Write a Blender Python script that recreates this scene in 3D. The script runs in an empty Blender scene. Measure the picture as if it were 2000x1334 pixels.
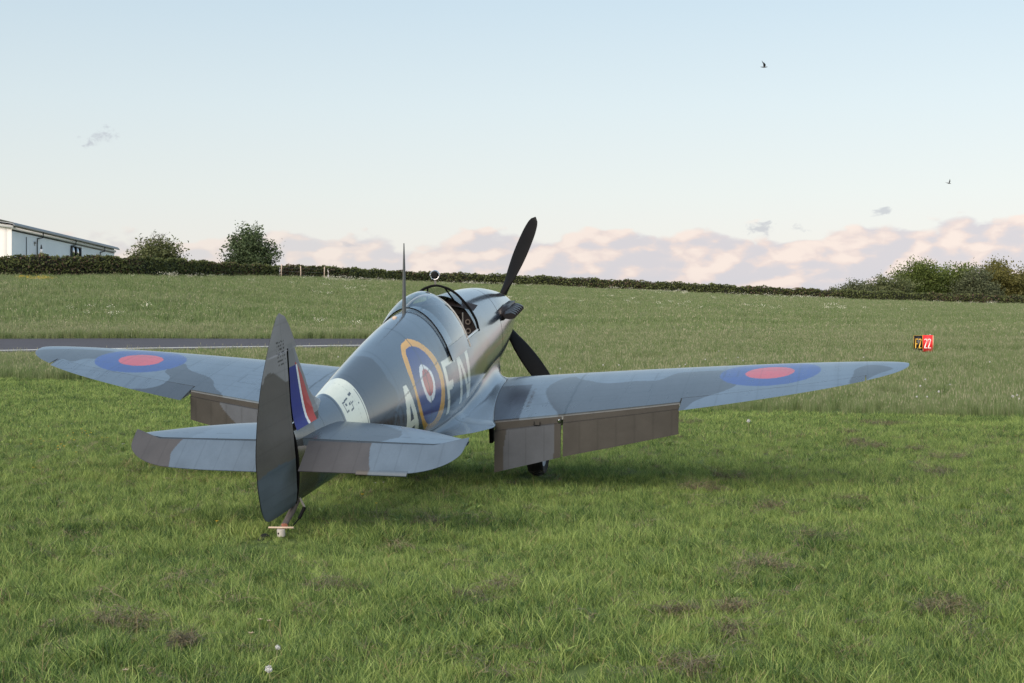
import bpy, bmesh, math, random
import numpy as np
from mathutils import Matrix, Vector
random.seed(7)
RNG = np.random.default_rng(11)
SC = bpy.context.scene
COL = SC.collection
# ------------------------------------------------------------------ camera
F_PX, CAM_H = 2900.0, 1.774
cam_data = bpy.data.cameras.new('camera')
cam_data.sensor_width = 36.0
cam_data.lens = F_PX/2000*36
cam_data.clip_start, cam_data.clip_end = 0.2, 9000
cam = bpy.data.objects.new('camera', cam_data)
cam.location = (0, 0, CAM_H)
cam.rotation_euler = (math.pi/2, 0, 0)
COL.objects.link(cam)
SC.camera = cam
# ------------------------------------------------------------------ colour management
SC.view_settings.view_transform = 'Standard'
SC.view_settings.look = 'None'
SC.view_settings.exposure = 0.80
SC.view_settings.gamma = 1.0
SC.view_settings.use_curve_mapping = False
# ------------------------------------------------------------------ light: late evening, broad sun, raised to brighten the ground, behind the camera on its left
SUN_AZ, SUN_EL = math.radians(204), math.radians(31)        # clockwise from the view direction (+Y)
sun_dir = Vector((math.sin(SUN_AZ)*math.cos(SUN_EL), math.cos(SUN_AZ)*math.cos(SUN_EL), math.sin(SUN_EL)))
sl = bpy.data.lights.new('sun', 'SUN')
sl.energy, sl.angle, sl.color = 2.85, math.radians(60), (1.0, .88, .74)
so = bpy.data.objects.new('sun', sl)
so.rotation_euler = sun_dir.to_track_quat('Z', 'Y').to_euler()
so.location = sun_dir*60
COL.objects.link(so)
# ------------------------------------------------------------------ sky
W = bpy.data.worlds.new('World')
SC.world = W
W.use_nodes = True
class NT:
    """tiny helper to chain shader nodes"""
    def __init__(s, tree): s.t = tree; tree.nodes.clear()
    def n(s, kind, ins=None, **kw):
        nd = s.t.nodes.new(kind)
        for k, v in kw.items(): setattr(nd, k, v)
        for k, v in (ins or {}).items():
            sk = nd.inputs[k]
            if hasattr(v, 'links') or isinstance(v, bpy.types.NodeSocket): s.t.links.new(v, sk)
            else: sk.default_value = v
        return nd
    def m(s, op, a, b=0.0, c=None, clamp=False):
        nd = s.n('ShaderNodeMath', operation=op, use_clamp=clamp)
        for i, v in enumerate((a, b, c)):
            if v is None: continue
            if isinstance(v, bpy.types.NodeSocket): s.t.links.new(v, nd.inputs[i])
            else: nd.inputs[i].default_value = v
        return nd.outputs[0]
    def ramp(s, fac, stops, interp='LINEAR'):
        nd = s.n('ShaderNodeValToRGB', {'Fac': fac}); cr = nd.color_ramp; cr.interpolation = interp
        while len(cr.elements) < len(stops): cr.elements.new(.5)
        for e, (p, c) in zip(cr.elements, stops):
            e.position = p; e.color = (*c, 1) if len(c) == 3 else c
        return nd.outputs['Color']
    def mix(s, fac, a, b, blend='MIX'):
        nd = s.n('ShaderNodeMix', data_type='RGBA', blend_type=blend)
        for k, v in ((0, fac), (6, a), (7, b)):
            if isinstance(v, bpy.types.NodeSocket): s.t.links.new(v, nd.inputs[k])
            else: nd.inputs[k].default_value = (*v, 1) if isinstance(v, tuple) and len(v) == 3 else v
        return nd.outputs[2]
    def noise(s, vec, scale, detail=4, rough=.5, out='Fac', dist=0.0):
        return s.n('ShaderNodeTexNoise', {'Vector': vec, 'Scale': scale, 'Detail': detail, 'Roughness': rough, 'Distortion': dist}).outputs[out]
    def step(s, x, lo, hi):
        return s.n('ShaderNodeMapRange', {'Value': x, 'From Min': lo, 'From Max': hi}, interpolation_type='SMOOTHSTEP').outputs[0]
def srgb(r, g, b):
    f = lambda c: (c/255)/12.92 if c <= 10.31 else ((c/255+.055)/1.055)**2.4
    return (f(r), f(g), f(b))
def build_world():
    k = NT(W.node_tree)
    co = k.n('ShaderNodeTexCoord').outputs['Generated']
    sep = k.n('ShaderNodeSeparateXYZ', {0: co})
    X, Y, Z = sep.outputs
    el = k.m('ARCSINE', Z)                       # elevation, radians
    az = k.m('ARCTAN2', X, Y)                    # azimuth clockwise from +Y
    sky = k.n('ShaderNodeTexSky', sky_type='NISHITA', sun_disc=False, sun_elevation=SUN_EL, sun_rotation=SUN_AZ,
              air_density=1.0, dust_density=1.2, ozone_density=1.2).outputs[0]
    e01 = k.m('DIVIDE', el, math.pi/2)
    clear = k.ramp(e01, [(0.0, srgb(231, 221, 219)), (.034, srgb(233, 228, 221)), (.062, srgb(227, 231, 227)), (.10, srgb(216, 228, 231)),
                         (.145, srgb(199, 218, 229)), (.30, srgb(168, 197, 222)), (1.0, srgb(138, 174, 210))])
    # brighter towards the right of the view, dimmer to the left, all the way round
    tilt = k.m('MULTIPLY_ADD', X, SKY_TILT, 1.0)
    clear = k.mix(1.0, clear, k.n('ShaderNodeCombineColor', {0: tilt, 1: tilt, 2: tilt}).outputs[0], 'MULTIPLY')
    base = k.n('ShaderNodeMix', data_type='RGBA', blend_type='ADD')
    k.t.links.new(clear, base.inputs[6]); k.t.links.new(sky, base.inputs[7]); base.inputs[0].default_value = SKY_NISHITA
    base = base.outputs[2]
    # ---- cloud bank low over the horizon
    vec = k.n('ShaderNodeCombineXYZ', {0: k.m('MULTIPLY', az, 23.0), 1: k.m('MULTIPLY', el, 48.0), 2: 3.7}).outputs[0]
    lowv = k.n('ShaderNodeCombineXYZ', {0: k.m('MULTIPLY', az, 9.0), 1: 0.0, 2: 9.1}).outputs[0]
    def puffs(v):
        # rounded heads over finer turbulence
        wob = k.n('ShaderNodeVectorMath', {0: k.noise(v, 1.6, 3, .6, out='Color'), 3: .55}, operation='SCALE').outputs[0]
        vv = k.n('ShaderNodeVectorMath', {0: v, 1: wob}, operation='ADD').outputs[0]
        a = k.n('ShaderNodeTexVoronoi', {'Vector': vv, 'Scale': .85}, feature='F1', voronoi_dimensions='2D').outputs['Distance']
        b = k.n('ShaderNodeTexVoronoi', {'Vector': vv, 'Scale': 2.1}, feature='F1', voronoi_dimensions='2D').outputs['Distance']
        h = k.m('SUBTRACT', .92, k.m('ADD', k.m('MULTIPLY', a, .52), k.m('MULTIPLY', b, .26)))
        return k.m('ADD', k.m('MULTIPLY', h, .72), k.m('MULTIPLY', k.noise(v, 1.2, 5, .58), .34))
    n1 = puffs(vec)
    off = k.n('ShaderNodeVectorMath', {0: vec, 1: (-.22, .20, 0)}, operation='ADD').outputs[0]
    n2 = puffs(off)
    top = k.noise(lowv, 1.0, 3, .55)
    hcl = k.m('ADD', k.m('MULTIPLY_ADD', top, .026, .0565), k.m('MULTIPLY', X, .016))   # bank height
    dens = k.m('ADD', k.m('SUBTRACT', hcl, el), k.m('MULTIPLY', k.m('SUBTRACT', n1, .56), .046))
    cover = k.step(dens, -.0008, .0042)
    cover = k.m('MULTIPLY', cover, k.m('MULTIPLY_ADD', k.step(X, -.30, .12), .34, .58))
    lit = k.step(k.m('SUBTRACT', n1, n2), -.10, .13)
    up = k.step(k.m('SUBTRACT', el, k.m('MULTIPLY', hcl, .45)), -.015, .02)
    lit = k.m('MULTIPLY_ADD', lit, .72, k.m('MULTIPLY', up, .28))
    ccol = k.ramp(lit, [(0.0, srgb(203, 205, 214)), (.42, srgb(217, 211, 214)), (.72, srgb(234, 218, 212)), (1.0, srgb(247, 231, 221))])
    ccol = k.mix(1.0, ccol, k.n('ShaderNodeCombineColor', {0: tilt, 1: tilt, 2: tilt}).outputs[0], 'MULTIPLY')
    out = k.mix(cover, base, ccol)
    # ---- a few loose grey wisps higher up
    wv = k.n('ShaderNodeCombineXYZ', {0: k.m('MULTIPLY', az, 75.0), 1: k.m('MULTIPLY', el, 120.0), 2: 1.3}).outputs[0]
    wn = k.noise(wv, 1.0, 6, .62, dist=.4)
    for (a0, e0, ra, re, slope, den) in WISPS:
        da = k.m('SUBTRACT', az, a0); de = k.m('SUBTRACT', k.m('SUBTRACT', el, e0), k.m('MULTIPLY', da, slope))
        r2 = k.m('ADD', k.m('POWER', k.m('DIVIDE', da, ra), 2.0), k.m('POWER', k.m('DIVIDE', de, re), 2.0))
        mk = k.m('SUBTRACT', 1.0, r2, clamp=True)
        mk = k.m('MULTIPLY', k.step(k.m('ADD', k.m('MULTIPLY', mk, .62), k.m('MULTIPLY', k.m('SUBTRACT', wn, .64), 3.0)), 0.0, .55), k.step(mk, .0, .25))
        out = k.mix(k.m('MULTIPLY', mk, den), out, srgb(186, 190, 200))
    bg = k.n('ShaderNodeBackground', {'Color': out, 'Strength': SKY_STRENGTH}).outputs[0]
    o = k.n('ShaderNodeOutputWorld'); k.t.links.new(bg, o.inputs[0])
SKY_TILT, SKY_NISHITA, SKY_STRENGTH = .16, .012, .58
rad = lambda px: math.atan((px-1000)/F_PX)
elv = lambda py: math.atan((667-py)/F_PX)
WISPS = [(rad(190), elv(288), .020, .010, .35, .75), (rad(1512), elv(452), .030, .0085, -.05, .62),
         (rad(1716), elv(424), .013, .0045, .35, .6), (rad(672), elv(476), .018, .0030, -.1, .4)]
build_world()
# ------------------------------------------------------------------ helpers
def tag(o, label=None, cat=None, group=None, kind=None):
    if label: o['label'] = label
    if cat: o['category'] = cat
    if group: o['group'] = group
    if kind: o['kind'] = kind
    return o
def mesh_obj(name, V, Fc, mat=None, parent=None, smooth=True, attrs=None, mats=None, fmat=None):
    V = np.asarray(V, np.float32).reshape(-1, 3)
    me = bpy.data.meshes.new(name)
    me.vertices.add(len(V)); me.vertices.foreach_set('co', V.ravel())
    if isinstance(Fc, np.ndarray) and Fc.ndim == 2:
        n, kk = Fc.shape
        me.loops.add(n*kk); me.polygons.add(n)
        me.loops.foreach_set('vertex_index', Fc.astype(np.int32).ravel())
        me.polygons.foreach_set('loop_start', np.arange(0, n*kk, kk, dtype=np.int32))
    else:
        tot = sum(len(q) for q in Fc)
        me.loops.add(tot); me.polygons.add(len(Fc))
        me.loops.foreach_set('vertex_index', np.array([i for q in Fc for i in q], np.int32))
        st = np.cumsum([0]+[len(q) for q in Fc[:-1]]).astype(np.int32)
        me.polygons.foreach_set('loop_start', st)
    me.update(calc_edges=True)
    if smooth: me.polygons.foreach_set('use_smooth', np.ones(len(me.polygons), bool))
    for nm, (typ, arr) in (attrs or {}).items():
        a = me.attributes.new(nm, typ, 'POINT')
        a.data.foreach_set('color' if 'COLOR' in typ else 'value', np.asarray(arr, np.float32).ravel())
    for mm in ([mat] if mats is None else mats):
        if mm: me.materials.append(mm)
    if fmat is not None: me.polygons.foreach_set('material_index', np.asarray(fmat, np.int32))
    o = bpy.data.objects.new(name, me)
    COL.objects.link(o)
    if parent: o.parent = parent
    return o
class MB:
    """collects simple solids into one mesh"""
    def __init__(s): s.V = []; s.F = []; s.n = 0
    def add(s, V, Fc):
        V = np.asarray(V, float).reshape(-1, 3); s.V.append(V); s.F += [tuple(int(i)+s.n for i in f) for f in Fc]; s.n += len(V); return s
    def box(s, x0, x1, y0, y1, z0, z1, M=None):
        V = np.array([(x, y, z) for x in (x0, x1) for y in (y0, y1) for z in (z0, z1)], float)
        if M is not None: V = V@np.array(M)[:3, :3].T+np.array(M)[:3, 3]
        return s.add(V, [(0, 1, 3, 2), (4, 6, 7, 5), (0, 4, 5, 1), (2, 3, 7, 6), (0, 2, 6, 4), (1, 5, 7, 3)])
    def tube(s, P, R, n=10, cap=True, flat=None):
        P = np.asarray(P, float); R = np.broadcast_to(np.asarray(R, float), (len(P),))
        base = []
        prev = None
        for i in range(len(P)):
            d = P[min(i+1, len(P)-1)]-P[max(i-1, 0)]; d = d/np.linalg.norm(d)
            a = np.array([0, 0, 1.]) if abs(d[2]) < .9 else np.array([1., 0, 0])
            if prev is not None: a = prev
            u = a-d*(a@d); u /= np.linalg.norm(u); v = np.cross(d, u); prev = u
            t = np.arange(n)/n*2*np.pi
            fu, fv = flat if flat else (1, 1)
            base.append(P[i]+R[i]*(np.cos(t)[:, None]*u*fu+np.sin(t)[:, None]*v*fv))
        V = np.concatenate(base); Fc = []
        for i in range(len(P)-1):
            for j in range(n):
                Fc.append((i*n+j, i*n+(j+1) % n, (i+1)*n+(j+1) % n, (i+1)*n+j))
        if cap: Fc += [tuple(range(n))[::-1], tuple((len(P)-1)*n+j for j in range(n))]
        return s.add(V, Fc)
    def lathe(s, prof, n, org, ax, up):
        """prof: (radius, along axis)"""
        ax = np.array(ax, float); ax /= np.linalg.norm(ax); u = np.array(up, float); u -= ax*(u@ax); u /= np.linalg.norm(u); v = np.cross(ax, u)
        t = np.arange(n)/n*2*np.pi; V = []
        for r, h in prof: V.append(np.array(org)+ax*h+r*(np.cos(t)[:, None]*u+np.sin(t)[:, None]*v))
        Fc = [(i*n+j, i*n+(j+1) % n, (i+1)*n+(j+1) % n, (i+1)*n+j) for i in range(len(prof)-1) for j in range(n)]
        return s.add(np.concatenate(V), Fc)
    def build(s, name, mat, parent=None, smooth=False):
        o = mesh_obj(name, np.concatenate(s.V), s.F, mat, parent, smooth)
        if smooth: auto_smooth(o)
        return o
def auto_smooth(o, ang=35):
    bm = bmesh.new(); bm.from_mesh(o.data)
    for e in bm.edges:
        if len(e.link_faces) == 2 and e.calc_face_angle(0) > math.radians(ang): e.smooth = False
    bm.to_mesh(o.data); bm.free()
def empty(name, loc, parent=None):
    o = bpy.data.objects.new(name, None); o.location = loc; o.empty_display_size = .3
    COL.objects.link(o)
    if parent: o.parent = parent
    return o
def inside(poly, X, Y):
    poly = np.asarray(poly, float); r = np.zeros(X.shape, bool); n = len(poly)
    for i in range(n):
        x1, y1 = poly[i]; x2, y2 = poly[(i+1) % n]
        if y1 == y2: continue
        c = ((y1 > Y) != (y2 > Y)) & (X < (x2-x1)*(Y-y1)/(y2-y1)+x1)
        r ^= c
    return r
def spline(poly, k=6):
    """closed Catmull-Rom through the points"""
    P = np.asarray(poly, float); n = len(P); out = []
    for i in range(n):
        a, b, c, d = P[i-1], P[i], P[(i+1) % n], P[(i+2) % n]
        for t in np.arange(k)/k:
            out.append(.5*((2*b)+(-a+c)*t+(2*a-5*b+4*c-d)*t*t+(-a+3*b-3*c+d)*t**3))
    return np.array(out)
def simple_mat(name, col, rough=.6, metal=0.0, spec=.5, var=.12, scale=8.0, bump=0.0, coord='Object', emit=None):
    m = bpy.data.materials.new(name); m.use_nodes = True; k = NT(m.node_tree)
    co = k.n('ShaderNodeTexCoord').outputs[coord]
    nz = k.noise(co, scale, 5, .6)
    c = k.mix(nz, tuple(x*(1-var) for x in col), tuple(min(1, x*(1+var)) for x in col))
    b = k.n('ShaderNodeBsdfPrincipled', {'Base Color': c, 'Roughness': k.m('MULTIPLY_ADD', nz, .16, rough-.08), 'Metallic': metal, 'Specular IOR Level': spec})
    if bump:
        bp = k.n('ShaderNodeBump', {'Height': k.noise(co, scale*4, 4, .6), 'Strength': bump, 'Distance': .01}); k.t.links.new(bp.outputs[0], b.inputs['Normal'])
    o = k.n('ShaderNodeOutputMaterial'); k.t.links.new(b.outputs[0], o.inputs[0])
    return m
def pchip(x, y, xi):
    x = np.asarray(x, float); y = np.asarray(y, float); h = np.diff(x); d = np.diff(y)/h
    m = np.zeros_like(y)
    for k in range(1, len(x)-1):
        if d[k-1]*d[k] > 0:
            w1 = 2*h[k]+h[k-1]; w2 = h[k]+2*h[k-1]
            m[k] = (w1+w2)/(w1/d[k-1]+w2/d[k])
    m[0] = d[0]; m[-1] = d[-1]
    xi = np.clip(xi, x[0], x[-1]); i = np.clip(np.searchsorted(x, xi)-1, 0, len(x)-2)
    t = (xi-x[i])/h[i]
    return ((2*t**3-3*t**2+1)*y[i]+(t**3-2*t**2+t)*h[i]*m[i]+(-2*t**3+3*t**2)*y[i+1]+(t**3-t**2)*h[i]*m[i+1])
# ---- fuselage: station, top z, bottom z, half width, waist z, top power, bottom power
FUS = np.array([
 (0.00, 0.085, 0.075, 0.005, .08, 2.0, 2.0),
 (0.12, 0.23, -0.07, 0.15, .08, 2.0, 2.0),
 (0.32, 0.34, -0.18, 0.26, .08, 2.0, 2.0),
 (0.60, 0.42, -0.27, 0.34, .08, 2.0, 2.0),
 (1.00, 0.51, -0.42, 0.385, .04, 2.1, 2.1),
 (1.50, 0.605, -0.53, 0.43, .01, 2.15, 2.2),
 (2.00, 0.67, -0.58, 0.46, -.02, 2.1, 2.3),
 (2.60, 0.725, -0.61, 0.49, -.05, 2.05, 2.3),
 (3.20, 0.77, -0.63, 0.52, -.08, 2.0, 2.4),
 (3.90, 0.81, -0.63, 0.54, -.12, 1.9, 2.4),
 (4.55, 0.82, -0.605, 0.54, -.14, 1.85, 2.4),
 (5.00, 0.80, -0.56, 0.515, -.12, 1.85, 2.4),
 (5.60, 0.74, -0.49, 0.470, -.08, 1.85, 2.3),
 (6.30, 0.65, -0.42, 0.400, -.03, 1.85, 2.2),
 (7.00, 0.55, -0.36, 0.315, .01, 1.85, 2.2),
 (7.60, 0.47, -0.345, 0.215, .04, 1.85, 2.0),
 (8.00, 0.42, -0.34, 0.130, .05, 1.85, 2.0),
 (8.27, 0.39, -0.335, 0.070, .06, 1.85, 2.0)])
def fus(s, th):
    """s, th arrays (broadcast). th: 0 top, pi bottom on the right side; negative angles on the left."""
    s, th = np.broadcast_arrays(np.asarray(s, float), np.asarray(th, float))
    c = [pchip(FUS[:, 0], FUS[:, k], s) for k in range(1, 7)]
    top, bot, hw, zc, pt, pb = c
    ct, st = np.cos(th), np.sin(th)
    p = np.where(ct > 0, pt, pb)
    r = (np.abs(st)**p+np.abs(ct)**p)**(-1/p)
    y = hw*st*r
    z = zc+np.where(ct > 0, top-zc, zc-bot)*ct*r
    return np.stack([s, y, z], -1)
# ---- wing
S0, ZW0, DIH = 2.62, -.571, .1006
def wing_le_te(y):
    e = np.sqrt(np.clip(1-(np.abs(y)/5.62)**2, 0, 1))
    c0 = S0+.12*(np.abs(y)/5.62)**2
    return c0-.64*e, c0+1.90*e
def wing_pt(y, x, up):
    """y signed span station, x chord fraction, up +1 upper / -1 lower"""
    y, x = np.broadcast_arrays(np.asarray(y, float), np.asarray(x, float))
    a = np.abs(y); le, te = wing_le_te(a); c = te-le
    inc = np.radians(2-2.5*a/5.6)
    tk = .100-.046*a/5.6
    yt = 5*tk*(.2969*np.sqrt(np.clip(x, 0, 1))-.126*x-.3516*x**2+.2843*x**3-.1036*x**4)
    m, p = .006, .25
    yc = np.where(x < p, m/p**2*(2*p*x-x*x), m/(1-p)**2*((1-2*p)+2*p*x-x*x))
    zq = ZW0+DIH*(a-.6)
    h = (yc+up*yt)*c
    dx = (x-.25)*c
    y = np.where(y < -2.5, y+(y+2.5)*.016*(a-2.5), y)
    return np.stack([le+x*c+0*h, y, zq+h-np.sin(inc)*dx], -1)
def hinge_x(y):
    a = np.abs(y)
    return np.where(a < 3.04, .865, .865-.045*np.clip((a-3.04)/2, 0, 1))
# ------------------------------------------------------------------ the aeroplane (body frame: s aft, y right, z up, metres)
ROT = np.array([[-0.22409470306579415, 0.9741846032891545, -0.027311586775694514], [-0.956017552107581, -0.2251847029951569, -0.1879422507027401], [-0.1892405984985309, -0.016006506531274334, 0.9818002788900511]])
ORG = np.array([-0.1481, 21.4815, 2.184])
BASE = np.array([2.12, 0.0, -1.79])
M4 = Matrix([list(ROT[i])+[0] for i in range(3)]+[[0, 0, 0, 1]])
plane = empty('fighter_plane', (0, 0, 0))
plane.matrix_world = Matrix.Translation(Vector(ROT@BASE+ORG))@M4
tag(plane, 'vintage camouflaged propeller fighter plane parked nose up on the mown grass', 'plane')
def body(name, V, Fc, mat, parent=None, **kw): return mesh_obj(name, np.asarray(V, float).reshape(-1, 3)-BASE, Fc, mat, parent or plane, **kw)
class BB(MB):
    def build(s, name, mat, parent=None, smooth=True):
        o = mesh_obj(name, np.concatenate(s.V)-BASE, s.F, mat, parent or plane, smooth)
        if smooth: auto_smooth(o)
        return o
GREY = np.array(srgb(82, 96, 111)); DARKW = np.array(srgb(54, 59, 66)); DARK = np.array(srgb(71, 69, 66)); UNDER = np.array(srgb(150, 154, 156))  # DARKW is DARK's paint with the bluish sky reflection put into its colour
BAND = np.array(srgb(200, 204, 190)); CODE = np.array(srgb(226, 227, 212)); YEL = np.array(srgb(212, 156, 48)); BLU = np.array(srgb(32, 42, 112))
RED = np.array(srgb(168, 62, 58)); WHT = np.array(srgb(226, 228, 228)); WBLU = np.array(srgb(30, 56, 118)); WRED = np.array(srgb(168, 60, 70)); BLACK = np.array((.012, .012, .014))
def paint_mat(name, rough=.36, spec=.5, bump=.06, coat=0.0):
    m = bpy.data.materials.new(name); m.use_nodes = True; k = NT(m.node_tree)
    co = k.n('ShaderNodeTexCoord').outputs['Object']
    a = k.n('ShaderNodeAttribute', attribute_name='paint').outputs['Color']
    st = k.n('ShaderNodeMapping', {'Vector': co, 'Scale': (1.2, 6.0, 6.0)}).outputs[0]
    g1 = k.noise(st, 1.6, 6, .62); g2 = k.noise(co, 55, 3, .6)
    dirt = k.m('ADD', k.m('MULTIPLY', k.m('SUBTRACT', g1, .5), .34), k.m('MULTIPLY', k.m('SUBTRACT', g2, .5), .16))
    sc = k.m('ADD', 1.0, dirt)
    c = k.mix(1.0, a, k.n('ShaderNodeCombineColor', {0: sc, 1: sc, 2: sc}).outputs[0], 'MULTIPLY')
    w = k.noise(co, 3.2, 3, .5)
    b1 = k.n('ShaderNodeBump', {'Height': w, 'Strength': bump, 'Distance': .12})
    b2 = k.n('ShaderNodeBump', {'Height': g2, 'Strength': .02, 'Distance': .003, 'Normal': b1.outputs[0]})
    r = k.m('ADD', rough-.07, k.m('MULTIPLY', g1, .12))
    b = k.n('ShaderNodeBsdfPrincipled', {'Base Color': c, 'Roughness': r, 'Specular IOR Level': spec, 'Normal': b2.outputs[0], 'Coat Weight': coat, 'Coat Roughness': .14})
    o = k.n('ShaderNodeOutputMaterial'); k.t.links.new(b.outputs[0], o.inputs[0])
    return m
PAINT = paint_mat('camouflage_paint', .22, .7, .014, 1.0)
PAINT_FLAT = paint_mat('wing_paint', .30, .55, .02, .35)
FABRIC = paint_mat('doped_fabric', .52, .35, .05)
M_BLACK = simple_mat('black_paint', (.005, .005, .006), .55, var=.3, spec=.16)
M_GAP = simple_mat('dark_gap', (.006, .006, .007), .8, spec=.1)
M_INT = simple_mat('cockpit_black', (.014, .010, .010), .6, var=.4, spec=.3)
M_STEEL = simple_mat('worn_steel', (.32, .30, .28), .42, .7, var=.3, scale=20)
M_RUSTY = simple_mat('rusty_strut', (.105, .088, .080), .7, .1, var=.4, scale=25)
M_CHROME = simple_mat('mirror_metal', (.70, .70, .72), .16, 1.0, var=.05)
M_RUBBER = simple_mat('tyre_rubber', (.012, .012, .013), .75, var=.3, scale=20, spec=.3)
M_EXH = simple_mat('exhaust_metal', (.030, .025, .026), .38, .5, var=.45, scale=18)
M_WOOD = simple_mat('pale_wood', (.52, .40, .31), .55, var=.12, scale=15)
M_IVORY = simple_mat('ivory_paint', (.42, .39, .36), .45, var=.2)
M_LEATHER = simple_mat('seat_leather', (.035, .022, .016), .6, var=.3)
M_DIAL = simple_mat('dial_rim', (.17, .145, .13), .5, .3)
def glass_mat(name, tint=(.93, .96, .97), refl=.10):
    m = bpy.data.materials.new(name); m.use_nodes = True; k = NT(m.node_tree)
    t = k.n('ShaderNodeBsdfTransparent', {'Color': (*tint, 1)}).outputs[0]
    g = k.n('ShaderNodeBsdfGlossy', {'Color': (1, 1, 1, 1), 'Roughness': .03}).outputs[0]
    lw = k.n('ShaderNodeLayerWeight', {'Blend': .42}).outputs['Facing']
    f = k.m('ADD', refl, k.m('MULTIPLY', k.m('POWER', lw, 2.0), .75), clamp=True)
    mx = k.n('ShaderNodeMixShader', {0: f, 1: t, 2: g}).outputs[0]
    o = k.n('ShaderNodeOutputMaterial'); k.t.links.new(mx, o.inputs[0])
    return m
M_GLASS = glass_mat('canopy_perspex', (.82, .87, .90), .20)
M_WGLASS = glass_mat('windscreen_glass', (.86, .90, .90), .05)
def grid_faces(nu, nv, keep=None):
    i = np.arange(nu-1)[:, None]*nv+np.arange(nv-1)[None, :]
    q = np.stack([i, i+1, i+nv+1, i+nv], -1)
    if keep is not None: return q[keep]
    return q.reshape(-1, 4)
def sheet(name, P, col, mat, parent=None, keep=None, back=None):
    nu, nv = P.shape[:2]
    Fc = grid_faces(nu, nv, keep)
    rgba = np.ones((nu*nv, 4)); rgba[:, :3] = col.reshape(-1, 3)
    return body(name, P, Fc, mat, parent, attrs={'paint': ('FLOAT_COLOR', rgba)})
def flat_attr(o, c):
    a = o.data.attributes.new('paint', 'FLOAT_COLOR', 'POINT')
    a.data.foreach_set('color', np.tile(np.array([*c, 1], np.float32), len(o.data.vertices)))
    return o
def rnd(seed, X, Y, sc):
    """cheap smooth value noise"""
    r = np.random.default_rng(seed).random((64, 64)); x = X*sc % 63; y = Y*sc % 63
    i = x.astype(int); j = y.astype(int); u = x-i; v = y-j; u = u*u*(3-2*u); v = v*v*(3-2*v)
    return (r[i, j]*(1-u)+r[i+1, j]*u)*(1-v)+(r[i, j+1]*(1-u)+r[i+1, j+1]*u)*v
# traced outlines of the markings, (station, girth from the spine) on the fuselage side
R_YEL = spline([(5.36,.262),(5.46,.262),(5.595,.267),(5.73,.364),(5.80,.51),(5.80,.684),(5.765,.945),(5.655,1.13),(5.48,1.30),(5.30,1.40),(5.119,1.42),(5.03,1.31),(4.95,1.10),(4.914,.915),(4.923,.76),(4.982,.609),(5.11,.442),(5.22,.345)])
R_BLU = spline([(5.40,.352),(5.56,.337),(5.638,.402),(5.723,.614),(5.73,.811),(5.638,1.064),(5.476,1.22),(5.314,1.285),(5.195,1.234),(5.076,1.074),(5.025,.921),(5.042,.778),(5.119,.598),(5.229,.449)])
R_WHT = spline([(5.399,.581),(5.49,.59),(5.555,.685),(5.544,.835),(5.484,.95),(5.40,1.008),(5.289,1.0),(5.21,.91),(5.20,.76),(5.289,.652)])
R_RED = spline([(5.39,.635),(5.47,.66),(5.51,.749),(5.476,.865),(5.405,.943),(5.295,.925),(5.25,.82),(5.285,.705)])
GLYPHS = [
 [(6.045,.59),(5.955,.61),(5.985,.80),(6.0,1.36),(6.095,1.36),(6.085,.80)], [(6.045,.59),(5.955,.61),(5.884,.80),(5.816,.994),(5.70,1.20),(5.61,1.36),(5.715,1.36),(5.90,1.0),(5.985,.79)], [(6.02,.995),(5.86,.998),(5.80,1.09),(6.02,1.09)],
 [(4.865,.73),(4.775,.735),(4.785,1.354),(4.86,1.354)], [(4.865,.73),(4.385,.755),(4.404,.832),(4.80,.806)], [(4.80,.982),(4.608,1.008),(4.64,1.085),(4.805,1.088)],
 [(4.315,.74),(4.235,.752),(4.29,1.36),(4.385,1.352)], [(4.315,.74),(4.228,.758),(3.936,1.367),(4.035,1.36)], [(3.965,.741),(3.85,.75),(3.93,1.367),(4.02,1.36)]]
def strokes(lines, w):
    out = []
    for (a, b) in lines:
        a = np.array(a); b = np.array(b); d = (b-a)/np.linalg.norm(b-a); nn = np.array([-d[1], d[0]])*w/2
        out.append([a+nn, b+nn, b-nn, a-nn])
    return out
SERIAL = []      # dark serial, four characters, each 0.12 wide
def glyph(ch, s0, g0, wd, ht):
    L = {'W': [((0, 0), (.25, 1)), ((.25, 1), (.5, .35)), ((.5, .35), (.75, 1)), ((.75, 1), (1, 0))], 'X': [((0, 0), (1, 1)), ((1, 0), (0, 1))],
         '2': [((0, .2), (.2, 0)), ((.2, 0), (.8, 0)), ((.8, 0), (1, .25)), ((1, .25), (0, 1)), ((0, 1), (1, 1))], '0': [((.25, 0), (.75, 0)), ((0, .2), (0, .8)), ((1, .2), (1, .8)), ((.25, 1), (.75, 1)), ((0, .2), (.25, 0)), ((1, .2), (.75, 0))]}[ch]
    return [((s0-a[0]*wd, g0+a[1]*ht), (s0-b[0]*wd, g0+b[1]*ht)) for a, b in L]
for ch, s0 in zip('WX20', (6.74, 6.58, 6.43, 6.30)): SERIAL += strokes(glyph(ch, s0, .735, .105, .24), .022)
F_CAMO = [(6.33,-.02),(6.27,.12),(6.28,.25),(6.30,.40),(6.23,.53),(6.22,.64),(6.32,.70),(6.43,.83),(6.50,1.1),(6.3,1.6),(7.2,1.6),(7.2,-.02)]
F_FWD = spline([(3.12,.31),(3.54,.43),(3.30,.51),(2.80,.50),(2.60,.62),(2.89,.71),(2.71,.88),(2.97,1.08),(3.25,1.15),(3.60,.99),(3.59,.86),(3.31,.78),(3.40,.60)])
F_LOW = spline([(4.95,1.30),(4.80,1.28),(4.47,1.36),(4.26,1.34),(3.75,1.30),(3.63,1.10),(3.40,1.02),(3.02,1.04),(2.6,1.5),(3.2,1.75),(4.6,1.75),(5.0,1.6)])
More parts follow.
